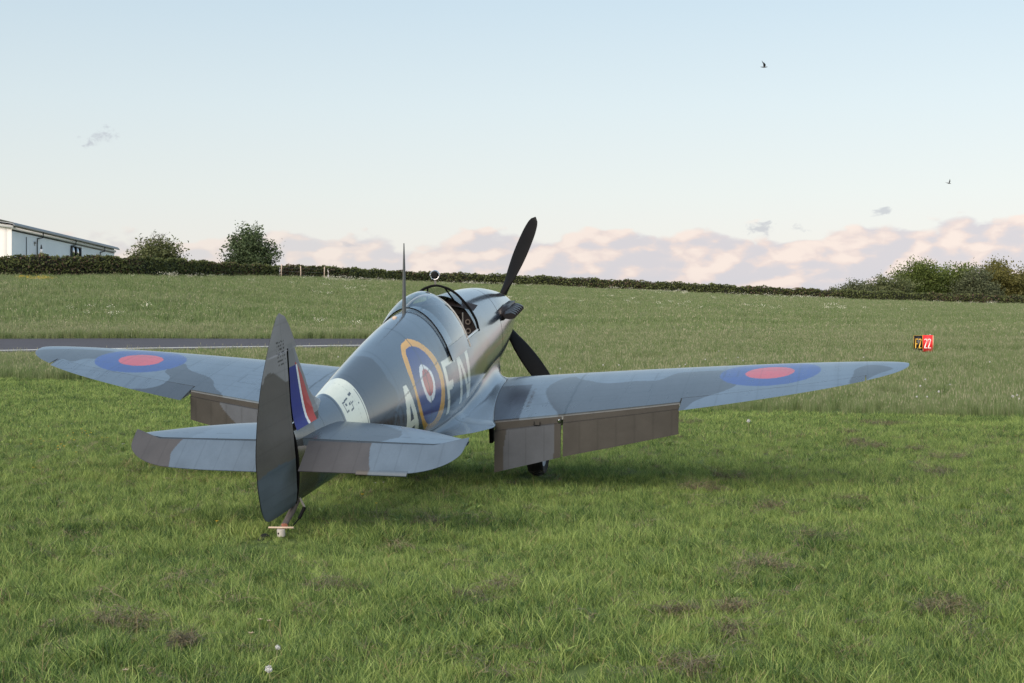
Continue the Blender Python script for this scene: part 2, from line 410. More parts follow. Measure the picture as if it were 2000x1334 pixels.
def fuselage_paint(S, TH, G):
    c = np.tile(GREY*.70, S.shape+(1,)); right = TH >= 0
    st = S.copy()
    dk = inside(F_CAMO, st, G) | inside(F_FWD, st, G) | inside(F_LOW, st, G) | (S > 7.93)
    dk |= (S < 1.7) & (rnd(5, S+3, G+2, 1.3) > .62)
    c[dk] = DARKW*.85
    c[(S > 7.93)] = DARK
    c[inside(F_FWD, st, G)] = DARK
    c[G > 1.62+.03*np.sin(S*5)] = UNDER
    c[(S < 4.53) & (S > 4.0) & (np.abs(TH) < 1.12)] = np.array((.022, .024, .026))
    c[(S > 6.97) & (S < 7.40)] = BAND
    for poly, colr in ((R_YEL, YEL), (R_BLU, BLU), (R_WHT, WHT), (R_RED, RED)): c[inside(poly, S, G)] = colr
    r = np.zeros(S.shape, bool)
    for p in GLYPHS: r |= inside(p, S, G)
    c[r & right] = CODE
    r = np.zeros(S.shape, bool)
    for p in SERIAL: r |= inside(p, S, G)
    c[r & right] = np.array((.018, .014, .014))
    # stencils on the band and small data text
    L = right & (S > 7.14) & (S < 7.33)
    t = np.zeros(S.shape, bool)
    for (a, b, g0, g1) in ((7.33,7.28,.205,.222),(7.27,7.20,.20,.217),(7.33,7.318,.205,.31),(7.33,7.28,.30,.317),(7.24,7.19,.32,.337),(7.19,7.178,.25,.337),(7.30,7.26,.235,.262),(7.235,7.20,.255,.28),(7.155,7.09,.185,.212),(7.17,7.13,.27,.282),(7.06,7.04,.32,.338),(6.995,6.982,.20,.6),(7.02,6.97,.59,.604),(7.0,6.975,.63,.66),(6.97,6.93,.61,.65)):
        t |= right & (S < a) & (S > b) & (G > g0) & (G < g1)
    c[t] = BLACK*2+.02
    t = right & (S > 4.55) & (S < 4.75) & (np.abs(((G-.40)/.035) % 1-.5) < .22) & (G > .40) & (G < .60) & (rnd(9, S*60, G*60, 1.0) > .45)
    c[t] = c[t]*.55
    # panel joints and rivet rows
    dim = np.ones(S.shape)
    for s0 in (2.45, 4.90, 5.385, 6.165, 6.86, 7.43, 7.78): dim = np.where((np.abs(S-s0) < .009), .34, dim)
    gl = .70-.012*(S-5)
    dim = np.where((np.abs(G-gl) < .0085) & (S > 2.5) & (S < 7.4), .36, dim)
    dim = np.where((np.abs(G-1.18) < .0085) & (S > 1.9) & (S < 4.9), .6, dim)
    dim = np.where((np.abs(S-3.15) < .007) & (G > .55) & (G < 1.2), .55, dim)
    for s0 in (2.75, 4.45, 4.68, 5.14, 5.62, 5.89, 6.42, 6.65, 7.1): dim = np.where((np.abs(S-s0) < .006) & ((G*22 % 1) < .5), dim*.74, dim)
    dim *= .93+.14*rnd(3, S, G, 2.2)
    # soot and handling grime near the hood rail, exhaust streaks
    gr = np.exp(-((S-4.68)/.10)**2-((G-.66)/.07)**2); dim *= 1-.85*np.clip(gr*right, 0, 1)
    gr = np.exp(-((G-.63)/.10)**2)*np.clip((S-1.3)/.5, 0, 1)*np.clip((3.4-S)/1.5, 0, 1); dim *= 1-.35*gr
    return c*dim[..., None]
TH_SILL = 1.05
def fuselage():
    s = np.concatenate([np.linspace(1.86, 3.18, 110), np.linspace(3.18, 4.26, 90)[1:], np.linspace(4.26, 7.9, 330)[1:], np.linspace(7.9, 8.285, 16)[1:]])
    a = np.concatenate([np.linspace(0, TH_SILL, 74), np.linspace(TH_SILL, math.pi, 120)[1:]])
    th = np.concatenate([-a[::-1], a[1:]])
    S, TH = np.meshgrid(s, th, indexing='ij'); P = fus(S, TH); n0 = len(a)-1
    d = np.linalg.norm(np.diff(P, axis=1), axis=-1); Gc = np.concatenate([np.zeros((len(s), 1)), np.cumsum(d, 1)], 1); G = np.abs(Gc-Gc[:, n0:n0+1])
    sm = .5*(s[:-1]+s[1:]); tm = .5*(th[:-1]+th[1:])
    keep = ~((sm[:, None] > 3.18) & (sm[:, None] < 4.26) & (np.abs(tm)[None, :] < TH_SILL))
    o = sheet('fuselage', P, fuselage_paint(S, TH, G), PAINT, keep=keep)
    # stern closing plate behind the rudder gap
    e = fus(np.full(60, 8.285), np.linspace(-math.pi, math.pi, 61)[:-1]); body('stern_post', e, [tuple(range(60))], M_GAP, smooth=False)
    return o
fuselage()
def cowling():
    s = np.linspace(.62, 1.845, 70); th = np.linspace(-math.pi, math.pi, 140)
    S, TH = np.meshgrid(s, th, indexing='ij'); P = fus(S, TH)
    G = np.abs(TH)*.62
    c = fuselage_paint(S+.0, TH, np.where(G > 1.2, G, G*.9))
    sheet('engine_cowling', P, c, PAINT)
    # narrow recessed joint between cowling and fuselage
    s = np.array([1.842, 1.846, 1.860, 1.864]); S, TH = np.meshgrid(s, th, indexing='ij'); P = fus(S, TH)
    ctr = np.array([0, 0, .03]); P2 = P.copy(); P2[1:3, :, 1:] = ctr[1:]+(P[1:3, :, 1:]-ctr[1:])*.985
    body('cowling_joint', P2, grid_faces(4, len(th)), M_GAP)
    s = np.concatenate([np.linspace(0, .12, 8), np.linspace(.12, .60, 16)[1:]]); S, TH = np.meshgrid(s, np.linspace(-math.pi, math.pi, 49), indexing='ij')
    o = body('spinner', fus(S, TH), grid_faces(*S.shape), PAINT); flat_attr(o, BAND)
cowling()
def blade(ang):
    """ang clockwise from up, seen from behind"""
    n = 26; t = np.linspace(.20, 1.0, n); Rr = 1.49
    ch = pchip([.2, .28, .42, .60, .80, .93, .985, 1.0], [.12, .165, .225, .25, .225, .165, .08, .012], t)
    tw = np.radians(pchip([.2, .5, 1.0], [58, 36, 22], t)); tk = pchip([.2, .4, 1], [.10, .045, .012], t)*np.where(t > .98, .4, 1)
    m = 18; u = np.arange(m)/m*2*np.pi; V = []
    up = np.array([0, math.sin(ang), math.cos(ang)]); sd = np.array([0, math.cos(ang), -math.sin(ang)]); ax = np.array([1., 0, 0])
    for i in range(n):
        cd = sd*math.cos(tw[i])+ax*math.sin(tw[i]); nd = -sd*math.sin(tw[i])+ax*math.cos(tw[i])
        V.append(np.array([.38, 0, .08])+up*t[i]*Rr+np.cos(u)[:, None]*cd*ch[i]/2+np.sin(u)[:, None]*nd*tk[i]/2)
    Fc = [(i*m+j, i*m+(j+1) % m, (i+1)*m+(j+1) % m, (i+1)*m+j) for i in range(n-1) for j in range(m)]+[tuple((n-1)*m+j for j in range(m))]
    body('propeller_blade', np.concatenate(V), Fc, M_BLACK)
for k_ in range(3): blade(math.radians(24.5+120*k_))
def exhausts():
    for sg in (1, -1):
        b = BB(); P = []
        for s in np.linspace(1.02, 1.80, 12):
            for z in (.19, .375):
                P.append((s, sg*(np.interp(s, [1, 1.5, 1.9], [.385, .425, .445])-.03+(.015 if z > .3 else .03)), z))
        P = np.array(P).reshape(12, 2, 3); Q = P.copy(); Q[..., 1] += sg*.055
        b.box(1.04, 1.76, *sorted((sg*.36, sg*.445)), .21, .36)
        st = b.build('exhaust_stack', M_EXH, smooth=False)
        for s in np.linspace(1.10, 1.72, 6):
            p = BB(); y = sg*(np.interp(s, [1, 1.5, 1.9], [.40, .43, .45]))
            p.tube([(s-.05, y, .285), (s-.02, y+sg*.05, .285), (s+.03, y+sg*.085, .282), (s+.08, y+sg*.105, .278)], [.045, .047, .046, .043], 12, flat=(1.0, 2.0))
            p.build('exhaust_pipe', M_EXH, st)
exhausts()
# ---- cockpit
def cockpit():
    s = np.linspace(3.02, 4.27, 30); a = np.linspace(TH_SILL+.005, 2*math.pi-TH_SILL-.005, 50)
    S, TH = np.meshgrid(s, a, indexing='ij'); P = fus(S, TH)
    P[..., 1] *= .945; P[..., 2] = np.maximum(P[..., 2], -.34)
    body('cockpit_tub', P, grid_faces(*S.shape), M_INT)
    # rear bulkhead and front panel
    th = np.linspace(-math.pi, math.pi, 49)[:-1]
    for nm, s0, zt in (('rear_bulkhead', 4.262, None), ('instrument_panel', 3.08, .64)):
        e = fus(np.full(48, s0), th)*np.array([1, .97, .985])
        if zt: e[:, 2] = np.minimum(e[:, 2], zt)
        e[:, 2] = np.maximum(e[:, 2], -.5)
        o = body(nm, e, [tuple(range(48))], M_INT, smooth=False)
        if zt:
            for (y, z, r) in ((.317, .432, .034), (.318, .318, .034), (.20, .50, .034), (.20, .38, .04), (.09, .50, .04), (.07, .38, .045), (-.07, .50, .04), (-.07, .38, .045), (-.2, .5, .034), (-.2, .38, .04), (-.31, .43, .034)):
                q = BB(); q.lathe([(r*.62, .012), (r*.66, .02), (r, .02), (r, .0)], 18, (s0+.004, y, z), (1, 0, 0), (0, 0, 1)); d = q.build('dial_rim', M_DIAL if abs(y) > .3 else M_BLACK, o)
    b = BB(); b.tube([(3.40, .328, .30), (3.40, .335, .60)], .008, 8); b.build('crowbar', M_STEEL)
    b = BB(); b.box(3.80, 3.86, -.2, .2, -.2, .42); b.box(3.45, 3.86, -.2, .2, -.24, -.18); b.build('pilot_seat', M_LEATHER, smooth=False)
    b = BB(); b.box(4.16, 4.25, -.13, .13, .50, .74); b.build('headrest', M_LEATHER, smooth=False)
    b = BB(); b.tube([(3.55, 0, -.3), (3.45, 0, .05)], .018, 8); t = np.linspace(0, 2*np.pi, 17)
    b.tube([(3.43, .09*math.cos(x), .13+.09*math.sin(x)) for x in t], .012, 6, cap=False); b.build('control_column', M_BLACK)
    # coaming over the panel
    y = np.linspace(-.43, .43, 21); zz = .60+.08*np.cos(y/.43*1.45)
    V = []
    for s0, dz in ((3.02, .02), (3.24, -.015)): V += [(s0, yy, z+dz) for yy, z in zip(y, zz)]
    body('panel_coaming', V, grid_faces(2, 21), M_INT)
cockpit()
def sill_strip():
    for sg in (1, -1):
        P = fus(np.linspace(3.14, 3.80, 14), np.full(14, sg*(TH_SILL-.012))); b = BB(); b.tube(P+np.array([0, sg*.012, .0]), .016, 8); o = b.build('sill_rail', PAINT); flat_attr(o, WHT*.8)
sill_strip()
def windscreen():
    A = np.array([(3.17, .470, .335), (3.20, .455, .45), (3.24, .405, .585), (3.285, .335, .705), (3.325, .235, .825), (3.35, .12, .897), (3.36, 0, .925)])
    full = np.concatenate([A, (A*np.array([1, -1, 1]))[-2::-1]])
    k = pchip(np.arange(13), full[:, 0], np.linspace(0, 12, 49)); y = pchip(np.arange(13), full[:, 1], np.linspace(0, 12, 49)); z = pchip(np.arange(13), full[:, 2], np.linspace(0, 12, 49))
    arch = np.stack([k, y, z], -1)
    b = BB(); b.tube(arch, .012, 8, flat=(1, 1.4)); w = b.build('windscreen_arch', M_BLACK)
    for sg in (1, -1):
        b = BB(); b.tube([(3.352, sg*.108, .894), (3.21, sg*.162, .742), (3.06, sg*.218, .577)], .010, 8); b.build('windscreen_pillar', M_BLACK, w)
        lo = fus(np.array([3.03, 3.10, 3.17]), np.array([.50, .78, 1.02])*sg)
        V = [(3.352, sg*.108, .894), (3.21, sg*.162, .742), (3.06, sg*.218, .577), *lo.tolist()[1:], (3.24, sg*.405, .585), (3.285, sg*.335, .705), (3.325, sg*.235, .825)]
        body('side_pane', V, [tuple(range(len(V)))], M_WGLASS, w, smooth=False)
    V = [(3.352, -.108, .894), (3.352, .108, .894), (3.06, .218, .577), (2.93, 0, .70), (3.06, -.218, .577)]
    body('front_pane', V, [tuple(range(5))], M_WGLASS, w, smooth=False)
    b = BB(); b.tube([(3.355, -.008, .925), (3.36, -.012, 1.0)], .013, 8); m = b.build('mirror_stalk', M_STEEL)
    b = BB(); b.lathe([(.0, -.055), (.03, -.048), (.05, -.02), (.058, .0), (.062, .006), (.055, .012), (.052, .006), (.035, .0), (.0, -.004)], 28, (3.36, -.012, 1.052), (1, .25, .1), (0, 0, 1)); b.build('rear_view_mirror', M_CHROME)
    b = BB(); b.lathe([(.0, .016), (.030, .016), (.038, .010), (.038, .0)], 20, (3.368, -.01, 1.05), (1, .25, .1), (0, 0, 1)); b.build('mirror_dark_centre', M_BLACK)  # black disc stands in for the dark reflection in the mirror
windscreen()
def hood():
    s = np.linspace(3.745, 4.545, 34); u = np.linspace(-1, 1, 61)
    S, U = np.meshgrid(s, u, indexing='ij')
    ts = TH_SILL+.11; TH = U*ts; P = fus(S, TH)
    ztop = pchip([3.745, 3.85, 4.0, 4.15, 4.3, 4.42, 4.545], [.868, .925, .957, .962, .945, .908, .850], S)
    f0 = fus(S, 0*S)[..., 2]; zs = .33
    P[..., 2] = np.where(P[..., 2] > zs, zs+(P[..., 2]-zs)*(ztop-zs)/(f0-zs), P[..., 2])
    bul = np.sin(np.clip((S-3.745)/.8, 0, 1)*math.pi)**.7
    P[..., 1] *= 1.04+.09*bul*np.sin(np.abs(U)*math.pi)
    ucut = .875
    um = .5*(u[:-1]+u[1:]); kp = np.broadcast_to(np.abs(um)[None, :] < ucut, (33, 60))
    h = body('sliding_hood', P, grid_faces(34, 61, kp), M_GLASS)
    for sg in (1, -1):
        kq = np.broadcast_to((um*sg > ucut-.035)[None, :], (33, 60))
        o = body('hood_rail', P*np.array([1, 1.004, 1]), grid_faces(34, 61, kq), PAINT, h); flat_attr(o, GREY*1.15)
    for i, r, nm, mt in ((33, .006, 'rear_hood_frame', M_GAP), (0, .012, 'front_hood_frame', M_IVORY)):  # front frame is coloured pale as a painted highlight along the rim
        b = BB(); b.tube(P[i], r, 8, flat=(1, 1.2)); b.build(nm, mt, h)
hood()
def mast():
    b = BB(); P = np.array([(4.70, 0, .80), (4.665, 0, 1.05), (4.63, 0, 1.33), (4.596, 0, 1.60)])
    b.tube(P, [.042, .036, .026, .010], 12, flat=(1.0, .5)); o = b.build('antenna_mast', FABRIC); flat_attr(o, UNDER*.28)
    b = BB(); b.lathe([(.03, 0), (.028, .02), (.0, .032)], 14, (4.93, -.04, .792), (0, 0, 1), (1, 0, 0)); b.build('spine_lamp', M_WOOD)
mast()
# ---- fin and rudder
FIN_LE = [(7.30,.36),(7.43,.462),(7.54,.482),(7.70,.555),(7.79,.64),(7.88,.79),(8.0,.955),(8.12,1.15),(8.21,1.31),(8.30,1.415),(8.385,1.452)]
def foil(xl, xt, z, tk, n=24, y0=0.0):
    x = .5*(1-np.cos(np.linspace(0, np.pi, n))); h = tk*(2.6*np.sqrt(x)*(1-x)+.0)
    h = h/ max(h.max(), 1e-6)*tk/2
    s = xl+(xt-xl)*x
    return np.concatenate([np.stack([s, y0+h, 0*x+z], -1), np.stack([s, y0-h, 0*x+z], -1)[::-1]])
def fin():
    zz = np.linspace(.36, 1.15, 180); L = np.array(FIN_LE); V = []
    for z in zz:
        le = np.interp(z, L[:, 1], L[:, 0]); tk = pchip([.36, .42, .48, .56, .70, 1.15], [.20, .145, .115, .095, .078, .055], np.array(z))
        n = 150; x = np.linspace(0, 1, n)**1.3; s = le+(8.30-le)*x
        h = tk/2*np.clip(x/.45, 0, 1)**.5*np.where(x > .45, 1-.28*(x-.45)/.55, 1)
        V.append(np.concatenate([np.stack([s, h, 0*s+z], -1)[::-1], np.stack([s, -h, 0*s+z], -1)[1:]]))
    P = np.array(V); S, Z = P[..., 0], P[..., 2]
    c = np.tile(np.array((.20, .20, .205)), S.shape+(1,))
    c[Z < .42+.0*S] = DARK
    R_ = inside([(8.16,.97),(8.11,.94),(8.0,.82),(7.905,.66),(7.85,.52),(7.85,.36),(8.05,.33)], S, Z); c[R_] = RED*1.1
    c[inside([(8.15,.94),(8.11,.94),(7.985,.33),(8.035,.33)], S, Z)] = WHT
    c[inside([(8.40,.94),(8.145,.94),(8.03,.33),(8.40,.33)], S, Z)] = BLU*1.25
    c[(Z < .52) & (S < 7.72)] = UNDER*.9
    sheet('fin', P, c, FABRIC)
    body('fin_rear_spar', [(8.302, y, z) for z in (-.33, 1.12) for y in (-.03, .03)], [(0, 1, 3, 2)], M_GAP, smooth=False)
    b = BB(); b.box(8.298, 8.336, -.008, .008, -.30, 1.10); b.build('rudder_hinge', M_GAP, smooth=False)
fin()
RUD_D = spline([(8.93,.94),(8.84,.90),(8.79,.95),(8.73,.97),(8.62,.96),(8.51,.90),(8.39,.83),(8.28,.79),(8.2,.4),(8.25,.10),(8.42,.09),(8.66,.13),(8.87,.13),(9.05,.11),(9.12,.16),(9.1,.6)], 4)
def rudder():
    zz = np.concatenate([np.linspace(-.335, -.20, 14), np.linspace(-.20, 1.10, 110)[1:], np.linspace(1.102, 1.455, 44)])
    L = np.array(FIN_LE)
    te = lambda z: pchip([-.335, -.325, -.30, -.24, -.12, .05, .25, .5, .83, 1.10, 1.28, 1.38, 1.43, 1.455], [8.80, 8.87, 8.93, 8.985, 9.03, 9.06, 9.065, 9.02, 8.90, 8.735, 8.60, 8.51, 8.455, 8.40], z)
    V = []
    for z in zz:
        le = 8.328 if z <= 1.10 else np.interp(z, L[:, 1], L[:, 0])
        t = te(z); t = max(t, le+.01)
        n = 110; x = np.linspace(0, 1, n)**1.15; s = le+(t-le)*x
        tk = np.interp(z, [-.335, -.29, -.2, .1, .35, .6, 1.1, 1.40, 1.455], [.05, .085, .112, .118, .10, .07, .055, .03, .006])
        h = tk/2*(np.clip(x/.015, 0, 1)**.5)*(1-.93*np.clip((x-.02)/.98, 0, 1))
        ribs = 1+.0*x
        V.append(np.concatenate([np.stack([s, h, 0*s+z], -1)[::-1], np.stack([s, -h, 0*s+z], -1)[1:]]))
    P = np.array(V); S, Z = P[..., 0], P[..., 2]
    # the bottom edge rises towards the hinge
    P[..., 2] += np.clip((-.05-Z)/.285, 0, 1)*np.clip((8.85-S)/.5, 0, 1)*.0
    c = np.tile(np.array((.235, .228, .232)), S.shape+(1,)); c[inside(RUD_D, S, Z)] = np.array((.104, .093, .082))
    lo = Z < np.interp(S, [8.3, 8.42, 8.66, 8.87, 9.07], [.125, .115, .135, .125, .10])
    c[(Z < .5) & ~lo] = np.array((.104, .093, .082)); c[lo] = np.array((.080, .100, .122))
    t = (S > 8.36) & (S < 8.52) & (Z > 1.00) & (Z < 1.22) & (((Z*30) % 1) < .35) & (rnd(21, S*70, Z*70, 1) > .45); c[t] = DARK*.25
    dim = (.84+.32*rnd(8, S, Z, 3.0))*np.where(np.abs((Z % .21)-.1) < .006, .88, 1.0)*np.where(np.abs(S-8.40) < .006, .85, 1.0); c = c*dim[..., None]
    P[..., 1] -= (S-8.34)*math.tan(math.radians(1.2))
    sheet('rudder', P, c, FABRIC)
rudder()
# ---- tailplanes and elevators
def tailplane(sg):
    z0 = .225 if sg > 0 else .205
    y = np.linspace(.04, 1.60, 110); led = pchip([0, .36, .68, 1.08, 1.43, 1.56, 1.60], [7.42, 7.45, 7.50, 7.65, 7.86, 7.95, 7.99], y)
    tr = np.where(y < 1.32, 8.185, 8.185-(y-1.32)/.28*.115); n = 34; x = .5*(1-np.cos(np.linspace(0, np.pi/1.0, n)))
    up, lo = [], []
    for i in range(len(y)):
        tk = np.interp(y[i], [0, 1.6], [.105, .035]); c0 = 8.6-led[i]; s = led[i]+(tr[i]-led[i])*x; xr = (s-led[i])/c0
        h = tk*(1.48*np.sqrt(np.clip(xr, 0, 1))-.63*xr-1.75*xr**2+1.42*xr**3-.5*xr**4)*.98
        up.append(np.stack([s, 0*s+sg*y[i], z0+h], -1)); lo.append(np.stack([s, 0*s+sg*y[i], z0-h], -1))
    P = np.concatenate([np.array(up)[:, ::-1], np.array(lo)[:, 1:]], 1)
    S, Y = P[..., 0], np.abs(P[..., 1])
    c = np.tile(GREY, S.shape+(1,))
    if sg > 0: c[inside([(7.2,.0),(7.2,.30),(7.55,.62),(7.80,.90),(7.95,.955),(8.03,.95),(8.09,.89),(8.22,.80),(8.3,0)], S, Y)] = DARKW*.95
    else: c[inside([(7.5,1.62),(7.55,1.2),(7.85,.95),(8.0,1.0),(8.2,1.05),(8.3,1.5)], S, Y)] = GREY*.8
    c[n:][:, n:] = c[n:][:, n:]
    dim = np.where((np.abs(S-8.02) < .006) | (np.abs(Y-.33) < .006), .6, 1.0)*(.94+.12*rnd(31, S, Y, 4)); c = c*dim[..., None]
    sheet('tailplane', P, c, PAINT_FLAT)
    e = P[:, [0, -1]]; body('tailplane_spar', e-np.array([.004, 0, 0]), grid_faces(len(y), 2), PAINT_FLAT); flat_attr(bpy.data.objects[-1] if False else COL.objects[-1], GREY*.7)
    # elevator, drooped about the hinge
    dr = math.radians(27); yy = np.concatenate([np.linspace(.155, 1.315, 190), np.linspace(1.325, 1.625, 40)])
    le = np.where(yy < 1.32, -0.004, -(yy-1.32)/.295*.135)
    te = pchip([.1, .7, 1.17, 1.31, 1.45, 1.55, 1.60, 1.625], [.385, .385, .36, .325, .255, .165, .075, -.09], yy)
    up, lo = [], []; n = 30; x = np.linspace(0, 1, n)**1.1
    for i in range(len(yy)):
        s = le[i]+(max(te[i], le[i]+.01)-le[i])*x
        tk = np.interp(yy[i], [0, 1.3, 1.55, 1.625], [.086, .062, .035, .006]); h = tk/2*np.clip(x/.05, 0, 1)**.5*(1-.92*np.clip((x-.03)/.97, 0, 1))
        for L_, sn in ((up, 1), (lo, -1)):
            z = sn*h; L_.append(np.stack([8.20+s*math.cos(dr)+z*math.sin(dr), 0*s+sg*yy[i], z0-s*math.sin(dr)+z*math.cos(dr)], -1))
    P = np.concatenate([np.array(up)[:, ::-1], np.array(lo)[:, 1:]], 1); Uu = (P[..., 0]-8.2)/math.cos(dr); Y = np.abs(P[..., 1])
    c = np.tile(GREY*.92, Uu.shape+(1,))
    if sg > 0: c[Y < .75+.07*np.clip(Uu/.35, 0, 1)**2+0*Uu] = np.array((.050, .050, .055))
    else: c[Y > 1.05+.10*np.sqrt(np.clip(Uu/.2, 0, 1))-.04*np.clip((Uu-.2)/.15, 0, 1)] = np.array((.056, .054, .057))
    c = c*((.90+.20*rnd(33, Uu+2, Y, 5))*np.where((np.abs((Y % .19)-.09) < .007), .88, 1.0))[..., None]
    o = sheet('elevator', P, c, FABRIC)
    ed = P[0]; body('elevator_root_rib', ed, [tuple(range(len(ed)))], FABRIC, o, smooth=False)
    if sg > 0:
        b = []
        for yv in np.linspace(.70, 1.168, 24):
            for uu in (.338, .40): b.append((8.20+uu*math.cos(dr)+.006*math.sin(dr), yv, z0-uu*math.sin(dr)+.006*math.cos(dr)))
        V = np.array(b).reshape(24, 2, 3); V2 = V-np.array([.014*math.sin(dr), 0, .014*math.cos(dr)])
        P2 = np.concatenate([V, V2[:, ::-1], V[:, :1]], 1); cc = np.tile(GREY*1.0, P2.shape[:2]+(1,)); cc = cc*.75; cc[P2[..., 1] < .82] = np.array((.050, .047, .046))
        sheet('trim_tab', P2, cc, FABRIC, o)
for sg in (1, -1): tailplane(sg)
# ---- wings
WRD = spline([(4.20,1.74),(3.99,1.59),(3.65,1.44),(3.24,1.31),(2.97,1.30),(2.73,1.36),(2.57,1.45),(2.55,1.56),(2.70,1.64),(2.84,1.80),(2.98,1.96),(3.02,2.15),(2.99,2.35),(3.03,2.62),(2.95,2.72),(2.82,2.79),(2.70,2.87),(2.68,3.00),(2.70,3.43),(2.99,3.53),(3.40,3.64),(3.64,3.52),(3.82,3.33),(3.97,3.20),(4.14,3.14),(4.26,3.11),(4.5,3.07),(4.5,2.9),(4.4,2.43)], 5)
WRT = spline([(3.60,4.93),(3.27,4.97),(2.99,5.00),(2.80,5.16),(2.89,5.34),(3.04,5.42),(3.25,5.25),(3.5,5.1)], 5)
WLT = spline([(3.3,5.85),(3.0,5.85),(2.81,5.45),(2.70,5.03),(2.72,4.68),(2.94,4.70),(3.13,4.72),(3.21,4.90),(3.37,4.97),(3.30,5.14),(3.36,5.18),(3.47,5.21),(3.5,5.4)], 5)
WLM = spline([(3.37,3.66),(2.98,3.59),(3.20,3.42),(3.32,3.25),(3.39,3.10),(3.53,2.94),(3.80,2.79),(4.00,2.61),(4.3,2.5),(4.5,2.9),(4.42,3.1),(4.28,3.6),(4.09,3.80),(4.03,3.62),(3.93,3.50),(3.78,3.45),(3.58,3.50)], 5)
WLR = spline([(3.20,1.51),(2.86,1.60),(2.66,1.58),(2.70,1.30),(2.9,1.12),(3.19,1.25)], 5)
def ell(c0, c1, a, b, tilt=0.0, n=60):
    t = np.arange(n)/n*2*np.pi; x, y = a*np.cos(t), b*np.sin(t)
    return np.stack([c0+x*math.cos(tilt)-y*math.sin(tilt), c1+x*math.sin(tilt)+y*math.cos(tilt)], -1)
def wing_paint(S, Y, up, sg):
    """Y absolute, real span position"""
    c = np.tile(GREY if up else UNDER, S.shape+(1,))
    if up:
        for p in ((WRD, WRT) if sg > 0 else (WLT, WLM, WLR)): c[inside(p, S, Y)] = DARKW
        cs, cy = (2.945, 4.0) if sg > 0 else (3.01, 4.18)
        R1 = .595 if sg > 0 else .59
        d = np.hypot((S-cs)/R1, (Y-cy)/R1); c[d < 1] = WBLU; c[d < .485] = WRED
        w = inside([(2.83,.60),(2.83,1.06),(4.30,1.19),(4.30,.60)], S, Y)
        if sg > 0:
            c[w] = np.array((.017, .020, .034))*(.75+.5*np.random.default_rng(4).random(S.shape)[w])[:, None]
            t = inside([(3.0,1.115),(3.0,1.155),(3.78,1.222),(3.78,1.182)], S, Y) & (((S*24) % 1) < .62) & (rnd(41, S*50, Y*50, 1) > .25); c[t] = BLACK*3
        dim = .93+.14*rnd(43, S, Y, 1.7)
        for y0 in (1.69, 3.03, 5.13): dim = np.where(np.abs(Y-y0-.03*(S-3.5)*(y0 < 2)) < (.012 if y0 < 2 else .006), .35 if y0 < 2 else .6, dim)
        for f in (2.55, 2.92, 3.35, 3.72): dim = np.where(np.abs(S-f+.02*Y) < .010, dim*.78, dim)
        for y0 in (2.3, 2.65, 3.45, 3.9, 4.35, 4.8): dim = np.where(np.abs(Y-y0) < .008, dim*.80, dim)
        for f in (2.42, 2.72, 3.12, 3.52, 3.86): dim = np.where((np.abs(S-f+.02*Y) < .009) & ((Y*15 % 1) < .45), dim*.80, dim)
        for y0 in (2.0, 3.25, 3.68, 4.12, 4.58, 5.0): dim = np.where((np.abs(Y-y0) < .008) & ((S*15 % 1) < .45), dim*.82, dim)
        for (s0, s1, y0, y1) in ((2.62, 3.0, 2.33, 2.62), (3.15, 3.5, 2.33, 2.62), (2.75, 3.05, 3.46, 3.62), (3.55, 3.75, 1.95, 2.25)): dim = np.where((S > s0-.01) & (S < s1+.01) & (Y > y0-.01) & (Y < y1+.01) & ~((S > s0+.008) & (S < s1-.008) & (Y > y0+.008) & (Y < y1-.008)), dim*.66, dim)
        dim *= 1-.26*np.clip(rnd(44, S*.35+4, Y*7+9, 1.6)-.5, 0, 1)-.10*np.clip((S-3.6), 0, 1)*rnd(45, S*.3, Y*9, 1.5)
        c = c*dim[..., None]
    return c
def span_map(y, sg): return wing_pt(sg*np.asarray(y), np.full(np.shape(y), .5), 1)[..., 1]*sg
